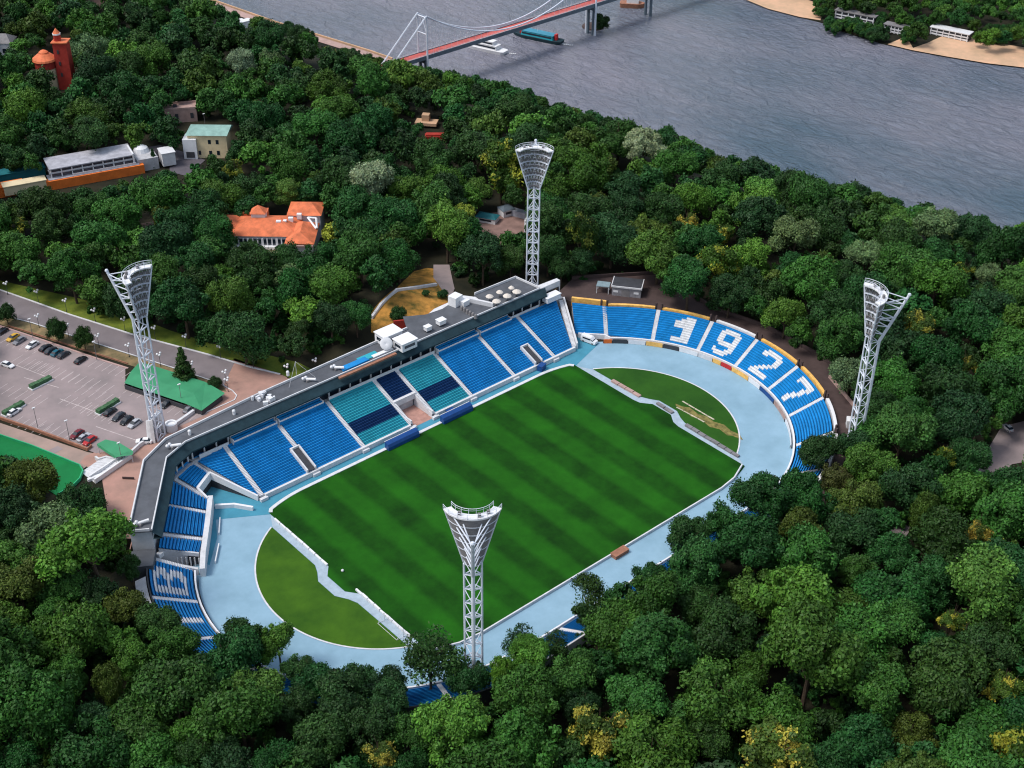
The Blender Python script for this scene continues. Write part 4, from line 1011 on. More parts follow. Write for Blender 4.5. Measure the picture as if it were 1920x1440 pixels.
# dry slope with a retaining wall and shrubs
def drape(name, pts, z, m, off=.12, step=2.5):
    poly = PP(pts, z); b = MB(); k = len(poly)
    a = sum(poly[i][0]*poly[(i+1) % k][1]-poly[(i+1) % k][0]*poly[i][1] for i in range(k))
    if a < 0: poly = poly[::-1]
    me = bpy.data.meshes.new(name); bm = bmesh.new(); vs = [bm.verts.new((p[0], p[1], 0)) for p in poly]; bm.faces.new(vs)
    xs = [p[0] for p in poly]; ys = [p[1] for p in poly]
    for ax, lo, hi in ((0, min(xs), max(xs)), (1, min(ys), max(ys))):
        t = lo+step
        while t < hi:
            co = (t, 0, 0) if ax == 0 else (0, t, 0); no = (1, 0, 0) if ax == 0 else (0, 1, 0)
            bmesh.ops.bisect_plane(bm, geom=bm.verts[:]+bm.edges[:]+bm.faces[:], plane_co=co, plane_no=no); t += step
    for v in bm.verts: v.co.z = H(v.co.x, v.co.y)+off
    bmesh.ops.triangulate(bm, faces=bm.faces[:]); bm.normal_update()
    for f in bm.faces:
        if f.normal.z < 0: f.normal_flip()
    bm.to_mesh(me); bm.free(); me.materials.append(m); o = bpy.data.objects.new(name, me); COL.objects.link(o); return struct(o)
drape('dry_slope', [(695, 612), (697, 585), (745, 545), (775, 485), (800, 476), (835, 480), (850, 520), (852, 560), (856, 590), (790, 615), (745, 622)], 8.5, M['grassd'])
drape('path', [(812, 470), (842, 470), (852, 520), (846, 540), (832, 535), (812, 500)], 8.5, M['asphalt'], .2)
def wz(pts, h, th, m, lb, zz=None, name='low_wall', dz=0):
    q = [P(a, c, z) for a, c, z in pts]; k = MB(); q2 = [(p.x, p.y) for p in q]; zg = [H(*p) for p in q2]
    k.wall(q2, [z-.4 for z in zg], [z+h for z in zg], th); return tag(k.build(name, m), lb, 'wall')
wz([(697, 603, 7), (715, 583, 7.5), (745, 555, 8), (780, 540, 8.5), (818, 520, 8.5)], 1.0, .8, M['palecon'], 'pale coping wall climbing across the dry slope')
wz([(738, 607, 9), (775, 602, 9), (800, 594, 9), (836, 570, 9), (846, 574, 9)], 3.6, .6, M['brick'], 'reddish retaining wall between the dry slope and the roof deck')

# ------------------------------------------------------------------ buildings in the park
def frame(name, a, c, z, lb, cat, ang=None, group=None):
    q = P(a, c, z); return empty(name, (q.x, q.y, H(q.x, q.y)), (R_(-CAM['yaw']) if ang is None else ang), lb, cat, group)
def hip(mb, x0, x1, y0, y1, z0, z1, ins, mi=0, over=.5):
    x0 -= over; x1 += over; y0 -= over; y1 += over
    if x1-x0 > y1-y0: r0, r1 = (x0+ins, (y0+y1)/2, z1), (x1-ins, (y0+y1)/2, z1)
    else: r0, r1 = ((x0+x1)/2, y0+ins, z1), ((x0+x1)/2, y1-ins, z1)
    a, b_, c, d = (x0, y0, z0), (x1, y0, z0), (x1, y1, z0), (x0, y1, z0)
    if x1-x0 > y1-y0:
        mb.face([a, b_, r1, r0], mi); mb.face([b_, c, r1], mi); mb.face([c, d, r0, r1], mi); mb.face([d, a, r0], mi)
    else:
        mb.face([a, b_, r0], mi); mb.face([b_, c, r1, r0], mi); mb.face([c, d, r1], mi); mb.face([d, a, r0, r1], mi)
    mb.face([a, d, c, b_], mi)
# orange roofed villa (x along the picture, y away from it)
vl = frame('villa', 520, 475, 4, 'large villa with bright orange tiled roof and a small roof turret in the wood', 'villa'); vl.location += RT*-3.2; vl.scale.z = .86
k = MB(); k.box((-1.5, 9, 0), (23, 15, 8)); k.box((-15, 10, 0), (7, 9, 9)); k.box((11.5, 8, 0), (9, 22, 6.5)); k.box((11, 19, 0), (11, 10, 10)); k.build('wall', mat('villa_wall', (.50, .50, .54), .8, .12, .5), vl)
k = MB(); hip(k, -13, 10, 1.5, 16.5, 8, 11.6, 7, 0); hip(k, -18.5, -11.5, 5.5, 14.5, 9, 11, 3, 0); hip(k, 7, 16, -3, 12, 7.5, 10.5, 4, 0); hip(k, 5.5, 16.5, 14, 24, 10, 13, 4, 0)
k.box((-7, 17, 0), (10, 4, 10.2)); k.build('roof', M['orange'], vl)
k = MB(); k.box((-1.5, 1.38, 4.3), (20.5, .2, 2.2)); k.build('window_band', M['glass'], vl)
for i in range(13):
    k = MB(); k.box((-11.4+i*1.62, 1.2, 4.0), (.4 if i % 3 else .75, .34, 3.0)); k.build('column', M['white'], vl)
k = MB(); k.box((-1.5, .6, 2.9), (21.5, 1.6, 1.1)); k.build('balcony', M['white'], vl)
k = MB(); k.box((4, -1.0, 0), (9, 3, 2.4)); k.build('terrace', M['cream'], vl)
k = MB(); k.box((-4, 11, 10.2), (4.6, 4.0, 3.0)); k.build('turret', M['white'], vl)
k = MB(); hip(k, -6.3, -1.7, 9, 13, 13.2, 16.0, 2.7, 0, .4); k.build('turret_roof', M['orange'], vl)
for x, y, z in ((3.2, 7.5, 10), (5.0, 8.2, 9.8), (7.0, 10, 10), (9.5, 13, 10)):
    k = MB(); k.box((x, y, z-1), (1.6, 1.3, 2.2)); k.build('chimney', M['white'], vl)
k = MB(); k.tube((12.5, 12.5, 9.9), (16, 7, 8.2), .4, k=4); k.tube((12.5, 12.5, 9.9), (15.4, 12.5, 9.6), .4, k=4); k.tube((15.4, 12.5, 9.6), (16.2, 7.2, 8.2), .35, k=4); k.build('roof_trim', M['white'], vl)
k = MB(); k.box((12, -4.2, 6.6), (8.5, .5, .7)); k.build('cornice', M['pinkw'], vl)

# long pale pavilion with an orange base
q0, q1 = P(97, 352, 4), P(262, 322, 4); d = q1-q0; an = math.atan2(d.y, d.x); L = d.length
wb = empty('pavilion', (q0.x, q0.y, 3), an, 'long pale two storey pavilion with open galleries above an orange base', 'pavilion')
k = MB(); k.box((L*.5, 1.5, -2), (L+4, 3.0, 5.5)); k.build('orange_base', mat('orange_wall', (.72, .17, .03), .8, .2, .3), wb)
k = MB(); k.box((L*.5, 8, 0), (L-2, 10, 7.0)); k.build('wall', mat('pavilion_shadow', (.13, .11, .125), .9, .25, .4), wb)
k = MB(); k.box((L*.5, 7.6, 7.0), (L-1, 11.5, .4)); k.box((L*.5, 4.2, 5.2), (L-1, 4, .25)); k.box((L*.5, 3.2, 3.5), (L+1, 5, .25)); k.build('floor_slab', mat('pavilion_concrete', (.36, .36, .40), .85, .25, .4), wb)
k = MB(); k.box((L*.5, 2.3, 5.4), (L-1, .15, .5)); k.box((L*.62, 1.2, 3.8), (L*.72, .15, .7)); k.build('railing', M['palecon'], wb)
for i in range(9):
    k = MB(); k.box((1+i*(L-2)/8, 2.4, 3.5), (.4, .4, 3.6)); k.build('column', M['white'], wb)
k = MB(); k.box((L+4, 6, 0), (8, 8, 4.8)); k.build('annex', M['concrete'], wb)
k = MB(); k.lathe((L+3.5, 10, 4.8), [(3.2, 0), (2.6, 1.6), (1.2, 2.4), (.01, 2.7)], 14); k.build('dome', M['white'], wb)
k = MB(); k.box((L-1.2, 6, 0), (.5, 9, 8.0)); k.build('end_wall', M['white'], wb)
q = P(45, 343, 7); k = MB(); k.box((0, 0, 0), (15, 4, 3.4)); k.box((0, 0, 3.4), (15.6, 4.6, .3)); o = k.build('low_annex', M['cream']); o.location = (q.x, q.y, 4); o.rotation_euler.z = an; tag(o, 'low cream annex left of the long pale pavilion', 'annex')
q = P(10, 362, 4); k = MB(); k.box((0, 0, 0), (14, 3, 4)); k.box((0, 1, 4), (14, 4, .3)); o = k.build('orange_wall', mat('orange_wall_b', (.72, .17, .03), .8, .2, .3)); o.location = (q.x, q.y, 3); o.rotation_euler.z = an; tag(o, 'orange terrace wall at the left frame edge', 'wall')
q = P(22, 330, 5); k = MB(); k.box((0, 0, 0), (24, 5, 3.0)); k.box((0, 0, 3.), (24.6, 5.6, .3)); o = k.build('teal_shed', mat('teal_roof', (.02, .16, .19), .6, .15, .3)); o.location = (q.x, q.y, 4); o.rotation_euler.z = an; tag(o, 'long low teal roof behind the cream annex', 'shed')
q = P(315, 305, 4); k = MB(); k.box((0, 0, 0), (5, 6, 5)); k.box((0, 0, 5), (5.5, 6.5, .3)); o = k.build('white_annex', M['palecon']); o.location = (q.x, q.y, 4); o.rotation_euler.z = an; tag(o, 'pale square annex right of the spruce beside the pavilion', 'annex')

# green roofed house
yh = frame('house', 388, 292, 4, 'yellow and white house with a pale green metal roof', 'house')
k = MB(); k.box((.8, 4, 0), (15, 8, 9.5)); k.build('wall', mat('cream_wall_bright', (.78, .62, .38), .85, .12, .4), yh)
k = MB(); k.box((-5.9, 1.5, 0), (5.2, 6, 8.2)); k.build('porch', M['white'], yh)
k = MB(); k.box((-5.9, -1.6, .8), (3.2, .12, 2.4)); k.build('door', M['dgrey'], yh)
k = MB(); k.face([(-7.4, -.8, 9.6), (8.8, -.8, 9.6), (9.8, 4.6, 12.0), (-5.8, 4.6, 12.0)]); k.face([(-5.8, 4.6, 12.0), (9.8, 4.6, 12.0), (9.4, 10, 9.6), (-7.4, 10, 9.6)]); k.face([(-7.4, -.8, 9.6), (-5.8, 4.6, 12.0), (-7.4, 10, 9.6)]); k.face([(8.8, -.8, 9.6), (9.4, 10, 9.6), (9.8, 4.6, 12.0)]); k.build('roof', M['copper'], yh)
for x in (1.6, 4.6):
    for z in (1.4, 5.9):
        k = MB(); k.box((x, -.02, z), (1.1, .12, 1.7)); k.build('window', M['glass'], yh)
for x in (-2.6, ):
    k = MB(); k.box((x, -.02, 1.4), (1.0, .12, 1.7)); k.build('window', M['glass'], yh)
# ruined pinkish building
ph = frame('ruin', 340, 226, 4, 'small pinkish brown flat roofed building in the wood above the green roofed house', 'building', R_(-30))
k = MB(); k.box((0, 4, 0), (13, 7, 5.5)); k.build('wall', M['pinkw'], ph)
k = MB(); k.wall([(-6.4, .6), (6.4, .6), (6.4, 7.4), (-6.4, 7.4), (-6.4, .6)], 5.5, 6.3, .4); k.build('parapet', M['pinkw'], ph)
for x in (-4.6, -1.6, 4.5):
    k = MB(); k.box((x, .46, 1.6), (1.3, .12, 2.2)); k.build('window', M['dgrey'], ph)
k = MB(); k.box((-2, 4, 5.5), (1.5, 1.5, .9)); k.build('hatch', M['dgrey'], ph)
# red water tower with rotunda
tw = frame('red_tower', 128, 160, 4, 'red brick tower standing against a round hall with an orange dome', 'tower')
k = MB(); k.box((0, 0, 0), (6.2, 5.5, 20.5), 0, 0, (.94, .94)); k.build('wall', M['brick'], tw)
k = MB(); k.box((0, 0, 20.5), (6.8, 6.2, .5)); k.build('cornice', M['orange'], tw)
k = MB(); k.tube((-1.2, 0, 21), (-1.2, 0, 24), 1.6, 1.6, 10); k.build('lantern', M['brick'], tw)
k = MB(); k.tube((-1.2, 0, 23.6), (-1.2, 0, 24.2), 1.75, 1.75, 10); k.build('lantern_band', M['white'], tw)
k = MB(); k.tube((-1.2, 0, 24.2), (-1.2, 0, 26.4), 1.6, .05, 10); k.build('lantern_roof', M['orange'], tw)
for z in (6, 11, 16):
    k = MB(); k.box((-1, -2.75, z), (.8, .2, 1.6)); k.build('window', M['dgrey'], tw)
k = MB(); k.tube((-7.8, -1, 0), (-7.8, -1, 12.8), 4.4, 4.4, 18); k.build('rotunda_wall', M['cream'], tw)
k = MB(); k.tube((-7.8, -1, 9.6), (-7.8, -1, 12.8), 4.6, 4.6, 18); k.build('rotunda_band', M['brick'], tw)
k = MB(); k.lathe((-7.8, -1, 12.8), [(5.3, 0), (5.0, .8), (3.0, 2.4), (2.0, 3.0), (2.0, 3.4), (1.2, 4.0), (.05, 4.5)], 20); k.build('dome', M['orange'], tw)
# white house at the frame edge
wh = frame('house', 0, 108, 4, 'white house with a pale grey roof at the left frame edge near the red tower', 'house')
k = MB(); k.box((0, 5, 0), (11, 9, 7.5)); k.build('wall', M['white'], wh)
k = MB(); hip(k, -5.5, 5.5, .5, 9.5, 7.5, 10.5, 3); k.build('roof', M['mgrey'], wh)
k = MB(); k.box((2.5, .42, 3), (1.6, .12, 2)); k.build('window', M['glass'], wh)
th = frame('house', 182, 10, 4, 'pale flat roofed building at the very top of the picture', 'house')
k = MB(); k.box((0, 4, 0), (11, 7, 5.5)); k.build('wall', M['pinkw'], th); k = MB(); k.box((0, 4, 5.5), (11.6, 7.6, .4)); k.build('roof', M['palecon'], th)
q = P(445, 62, 0); k = MB(); k.box((0, 0, 0), (9, 5, 3)); k.box((0, 0, 3), (9.6, 5.6, .3)); k.box((6, 1, 0), (5, 4, 2.6)); o = k.build('white_pavilion', M['white']); o.location = (q.x, q.y, H(q.x, q.y)+1); tag(o, 'tiny white pavilion in the wood near the embankment at the top', 'pavilion')
# stairs in the far wood
q = P(800, 232, 4); k = MB(); k.box((0, 0, 0), (5, 9, 1.2), .7); k.box((.5, 1, 1.2), (3, 3, 2.6), .7); o = k.build('stone_terrace', M['sand']); o.location = (q.x, q.y, H(q.x, q.y)+1); tag(o, 'small pale stone terrace in the far wood', 'terrace')
q = P(818, 262, 4); k = MB(); k.box((0, 0, 0), (3.4, 9, 1.6), .85); k.box((0, 0, 1.6), (2.4, 8, .5), .85); o = k.build('red_steps', M['brick']); o.location = (q.x, q.y, H(q.x, q.y)+1.5); tag(o, 'dark red steps below the small pale terrace in the far wood', 'steps')
# clearing with kiosks
drape('clearing', [(888, 418), (895, 398), (950, 392), (1005, 405), (1010, 470), (960, 460), (905, 452)], 4, M['brownpave'].copy() if False else mat('clearing_soil', (.23, .145, .125), .95, .25, .3), .15)
def kiosk(a, c, L, W, h, roofm, rz, lb):
    q = P(a, c, 5); root = empty('kiosk', (q.x, q.y, H(q.x, q.y)+.1), rz, lb, 'kiosk', 'kiosks in the clearing')
    k = MB(); k.box((0, 0, 0), (L, W, h)); k.build('wall', M['white'], root)
    k = MB(); hip(k, -L/2, L/2, -W/2, W/2, h, h+.9, W*.4, 0, .3); k.build('roof', roofm, root)
    k = MB(); k.box((0, -W/2-.02, h*.4), (L*.6, .08, h*.35)); k.build('window', M['glass'], root)
M['kteal'] = mat('kiosk_roof', (.02, .14, .16), .6, .15, .4)
kiosk(914, 405, 7.4, 4.2, 2.0, M['kteal'], R_(-62), 'low white kiosk with dark teal roof, nearer the round tree')
kiosk(949, 393, 4.6, 4.2, 2.6, M['steelblue'], R_(-10), 'square white kiosk with dark windows beside the grey container')
q = P(976, 397, 5); k = MB(); k.box((0, 0, 0), (8.5, 2.5, 2.4)); o = k.build('container', mat('container_grey', (.36, .38, .44), .6, .2, .8)); o.location = (q.x, q.y, H(q.x, q.y)); o.rotation_euler.z = R_(-70); tag(o, 'grey shipping container between kiosk and farthest mast', 'container')
q = P(896, 372, 5); k = MB(); k.box((0, 0, 0), (4, 5, 3.4)); k.box((0, 0, 3.4), (4.4, 5.4, .2)); o = k.build('blue_shed', mat('pale_blue_sheet', (.20, .28, .40), .6, .2, .8)); o.location = (q.x-6, q.y-2, H(q.x, q.y)); tag(o, 'pale blue slatted shed half behind the round tree', 'shed')
k = MB()
q = P(985, 432, 4)
k.path([(0, 0, 0), (0, 0, 5), (3, 2, 5), (5, 3.2, 5)], .45, 6); k.path([(5, 3.2, 5), (9, 6, 5), (12, 8, 4.8), (12, 8, 1)], .35, 6); k.path([(0, 0, 3.6), (-1, -5, 3.0), (-1, -5, 0)], .45, 6)
o = k.build('heating_pipe', M['palecon']); o.location = (q.x, q.y, 3); tag(o, 'bent pale overhead pipe passing behind the farthest mast', 'pipe')
# sheds behind the far curve
q = P(1174, 552, 6.5); d = P(1209, 558, 6.5)-P(1145, 551, 6.5); sh = empty('shed', (q.x, q.y, 5.6), math.atan2(d.y, d.x), 'grey flat roofed service shed behind the far curved stand', 'shed'); SL = 9.3
k = MB(); k.box((0, 3, 0), (SL, 6, 3.3)); k.build('wall', mat('shed_wall', (.26, .25, .27), .85, .25, .9), sh)
k = MB(); k.box((0, 3, 3.3), (SL+.3, 6.3, .3)); k.build('roof', M['dgrey'], sh)
k = MB(); k.box((0, -.25, 3.2), (SL+.6, .3, .5)); k.box((-SL/2-.2, 3, 3.2), (.25, 6.5, .5)); k.box((SL/2+.2, 3, 3.2), (.25, 6.5, .5)); k.build('fascia', M['palecon'], sh)
k = MB(); k.box((-.2, -.06, 0), (2.6, .12, 2.5)); k.build('door', M['mgrey'], sh)
for x in (-3.4, 3.2):
    k = MB(); k.box((x, -.06, 1.3), (1.6, .12, .7)); k.build('window', M['white'], sh)
q = P(1131, 542, 6.5); k = MB(); r = empty('shelter', (q.x, q.y, 5.6), math.atan2(d.y, d.x), 'small open shelter with pale blue grey roof left of the service shed', 'shelter')
k.box((0, 0, 2.6), (4.2, 3.4, .2)); k.build('roof', mat('shelter_roof', (.20, .27, .30), .6, .15, .8), r)
for x, y in ((-1.9, -1.5), (1.9, -1.5), (-1.9, 1.5), (1.9, 1.5)):
    k = MB(); k.box((x, y, 0), (.22, .22, 2.6)); k.build('post', M['palecon'], r)
# open ground seen between the trees
drape('path', [(1828, 882), (1850, 840), (1880, 790), (1960, 770), (1960, 850), (1900, 860), (1870, 893), (1850, 900)], 5, M['asphalt'], .15, 4)
drape('path', [(1660, 985), (1690, 955), (1720, 940), (1740, 950), (1715, 975), (1690, 1010)], 5, M['asphalt'], .15, 4)
drape('path', [(1355, 1195), (1372, 1150), (1400, 1165), (1395, 1215), (1375, 1245)], 4, M['asphalt'], .15, 4)
drape('path', [(770, 1320), (900, 1290), (905, 1330), (840, 1345), (775, 1365)], 3, M['pinkw'], .15, 3)
drape('path', [(345, 322), (360, 322), (385, 350), (372, 356), (358, 350)], 4, M['pinkw'], .15, 4)
drape('path', [(205, 437), (240, 420), (290, 410), (290, 420), (245, 436), (215, 445)], 4, M['brownpave'], .15, 4)
sheet('courtyard', PP([(250, 280), (300, 272), (345, 285), (385, 300), (350, 330), (318, 322), (318, 300), (262, 310)], 3.2), 3.2, mat('courtyard_asphalt', (.10, .09, .105), .9, .15, .3))

# ------------------------------------------------------------------ river, bridge and boats
a, c = P(745, 118, -50), P(1105, 7, -50); BD = (c-a); BD.z = 0; BL = BD.length; ux = BD.normalized()
br = empty('footbridge', (a.x, a.y, -50), math.atan2(BD.y, BD.x), 'white cabled suspension footbridge with a red deck over the river', 'bridge')
k = MB(); k.box((150, 0, -.2), (420, 6.6, .5)); k.build('deck', M['pink'], br)
k = MB(); k.box((150, -3.5, -1.7), (420, .5, 2.3)); k.box((150, 3.5, -1.7), (420, .5, 2.3)); k.box((150, 0, -1.6), (420, 5.5, 1.3)); k.build('girder', M['steelblue'], br)
for s in (-3.55, 3.55):
    k = MB(); k.box((150, s, .6), (420, .3, .25)); k.box((150, s, 1.3), (420, .1, .1))
    for i in range(140): k.box((-58+i*3, s, .2), (.1, .1, 1.2))
    k.build('railing', M['palecon'], br)
qx = (P(800, 106, -50)-a); xA = qx.dot(ux); xB = BL+2; TOP = 23.5
for x0 in (xA, xB):
    k = MB()
    for s in (-3.9, 3.9): k.tube((x0, s*1.0, -20 if x0 == xB else -19), (x0, s, TOP), .75, .5, 6)
    k.tube((x0, -3.9, TOP-1), (x0, 3.9, TOP-1), .45, k=5); k.tube((x0, -3.9, TOP*.55), (x0, 3.9, TOP*.55), .4, k=5)
    k.tube((x0, -3.9, TOP*.55), (x0, 0, TOP-1), .25, k=5); k.tube((x0, 3.9, TOP*.55), (x0, 0, TOP-1), .25, k=5)
    k.build('pylon', M['mastwhite'], br)
k = MB()
for s in (-3.9, 3.9):
    pts = [(xA+(xB-xA)*t/30, s, 2.0+(TOP-2.0)*(2*t/30-1)**2) for t in range(31)]; k.path(pts, .42, 5)
    k.tube((xA, s, TOP), (xA-28, s, -1.0), .45, k=5); k.tube((xB, s, TOP), (xB+60, s, -1.0), .45, k=5)
    for t in range(1, 30): k.tube(pts[t], (pts[t][0], s, .3), .07, k=4)
k.build('cable', M['mastwhite'], br)
for x0 in (xA, xB, xB+55):
    k = MB()
    for s in (-2.2, 2.2): k.tube((x0, s, -20), (x0, s, -1.5), 1.0, .8, 8)
    k.box((x0, 0, -4), (2.5, 7, 2)); k.build('pier', M['steelblue'], br)
# small island at the pier foot with bushes, and fenders
q = P(1112, 48, -69); k = MB(); k.lathe((0, 0, 0), [(7.5, -1.5), (7, 0.6), (5, 1.2), (.1, 1.6)], 16); o = k.build('pier_island', M['brownpave']); o.location = (q.x, q.y, -69.6); struct(o)
def hull(mb, L, W, z0, z1, mi=0, bow=.25, s=1.0):
    pts = []
    for t, wv in ((-.5, .7), (-.45, .9), (-.2, 1), (.2, 1), (.5-bow, .95), (.5-bow*.4, .6), (.5, .06)): pts.append((t*L, wv*W/2))
    low = [(x*.95, y*.85) for x, y in pts]
    A = pts+[(x, -y) for x, y in pts[::-1]]; B = low+[(x, -y) for x, y in low[::-1]]
    for i in range(len(A)):
        j = (i+1) % len(A); mb.face([(*B[i], z0), (*B[j], z0), (*A[j], z1), (*A[i], z1)], mi)
    mb.face([(*p, z1) for p in A], mi)
def boat(name, a, c, L, W, lb, cols, decks, turn=0):
    p0, p1 = P(*a, -70), P(*c, -70); d = p1-p0; mid = (p0+p1)/2
    root = empty(name, (mid.x, mid.y, -70), math.atan2(d.y, d.x)+turn, lb, 'boat')
    k = MB(); hull(k, L, W, -.5, 2.0); k.build('hull', cols[0], root)
    for i, (x, l, wv, z, h, mi) in enumerate(decks):
        k = MB(); k.box((x, 0, z), (l, wv, h), 0, 0, (.94, .9)); o = k.build('deck_house', cols[mi], root)
        k = MB(); k.box((x, 0, z+h*.35), (l*.93, wv*1.005, h*.4)); k.build('windows', M['glass'], o)
        k = MB(); k.box((x, 0, z+h), (l*1.02, wv*.98, .18)); k.build('deck_roof', cols[2], o)
    k = MB(); k.tube((0, 0, 4), (0, 0, 8), .08); k.build('mast', M['white'], root); return root
boat('river_boat', (944, 101), (874, 85), 31, 8, 'white two deck river cruiser just below the footbridge', [M['white'], M['white'], M['white']], [(-1, 18, 6, 2, 2.4, 1), (-2, 11, 5, 4.4, 2.2, 1)])
bb = boat('river_boat', (1046, 81), (970, 65), 36, 8.5, 'teal and dark barge boat with red ends right of the white cruiser', [M['fascia'], M['tealseat'], M['teal']], [(-1, 23, 6.4, 2, 2.6, 1)])
for x in (-13.5, 11.5):
    k = MB(); k.box((x, 0, 2), (1.6, 2.4, 3.6)); k.build('red_housing', M['redp'], bb)
for (a_, c_), (d_, e_), w_ in (((935, 97), (968, 101), 2.6), ((1040, 80), (1075, 85), 3.2)):
    p0, p1 = P(a_, c_, -69.9), P(d_, e_, -69.9); dv = (p1-p0).normalized(); nv = Vector((-dv.y, dv.x, 0)); k = MB(); n_ = 10; rw = random.Random(a_)
    for i in range(n_):
        t0, t1 = i/n_, (i+.8)/n_; s_ = w_*(.35+.5*t0)*(1-t0*.75)
        a0, b0 = p0.lerp(p1, t0), p0.lerp(p1, t1); o_ = rw.uniform(-.4, .4)
        k.face([a0+nv*(s_+o_), b0+nv*(s_*.7+o_), b0-nv*(s_*.7-o_), a0-nv*(s_-o_)])
    struct(k.build('boat_wake', M['palecon']))
q = P(1186, 10, -69); k = MB(); hull(k, 17, 8, -.5, 3); o = k.build('pontoon', M['rust']); o.location = (q.x, q.y, -70); o.rotation_euler.z = math.atan2(BD.y, BD.x)-.9; tag(o, 'brown pontoon with a white cabin near the top edge', 'pontoon')
k = MB(); k.box((0, 0, 3), (8, 5, 3)); k.build('cabin', M['white'], o)

# far bank
FB = [(1380, -25), (1400, 0), (1440, 17), (1500, 33), (1545, 44), (1580, 60), (1660, 84), (1710, 95), (1770, 107), (1850, 120), (1960, 133)]
poly = PP(FB, -70)+[(1100, -100), (2400, 600), (1200, 1600), (560, 700)]
k = MB(); k.prism(poly, -72, -69.3); struct(k.build('far_bank', M['soil']))
sheet('beach', PP([(1385, -20), (1400, 0), (1440, 16.5), (1500, 32), (1538, 38), (1545, 20), (1530, 5), (1480, -12)], -69.2), -69.15, M['sand'])
sheet('beach', PP([(1664, 83), (1690, 72), (1700, 70), (1712, 90), (1740, 80), (1770, 66), (1800, 62), (1850, 78), (1960, 95), (1960, 131), (1850, 118.5), (1770, 105), (1710, 94)], -69.2), -69.15, M['sand'])
def riverhouse(a, c, L, W, h, lb, rz):
    q = P(a, c, -69); root = empty('beach_pavilion', (q.x, q.y, -69.2), rz, lb, 'pavilion', 'pavilions on the far bank')
    k = MB(); k.box((0, 0, 0), (L*.96, W*.8, h)); k.build('wall', M['dgrey'], root)
    k = MB(); k.box((0, 0, h), (L, W, .5)); k.build('roof', M['palecon' if W > 7.5 else 'mgrey'], root)
    k = MB(); k.box((0, -W*.42, 0.4), (L*.96, .3, .9)); k.box((0, -W*.42, h*.5), (L*.96, .3, .7)); k.build('balustrade', M['white'], root)
    for i in range(7):
        k = MB(); k.box((-L*.46+i*L*.153, -W*.44, 0), (.5, .5, h)); k.build('post', M['white'], root)
dd = P(1820, 88, -69)-P(1745, 72, -69); rz = math.atan2(dd.y, dd.x)
riverhouse(1782, 68, 26, 8, 4.5, 'white flat roofed pavilion at the top of the right beach', rz)
riverhouse(1604, 38, 28, 7, 5, 'long dark pavilion with white balustrades among trees of the far bank', rz+.05)
riverhouse(1680, 60, 16, 7, 4.5, 'short pavilion with white balustrade between the trees and the right beach', rz)
# embankment road on this side of the river
k = MB(); es = [(interp(y, SHORE), y) for y in range(430, 760, 20)]
for (x0, y0), (x1, y1) in zip(es[:-1], es[1:]): k.face([(x0-8, y0, -68.2), (x0-1, y0, -68.2), (x1-1, y1, -68.2), (x1-8, y1, -68.2)])
struct(k.build('embankment_road', M['pinkw']))
k = MB(); k.wall([(x, y) for x, y in es], -71, -67.3, .8); tag(k.build('river_wall', M['sand']), 'pale stone river wall along the embankment at the top left', 'wall')

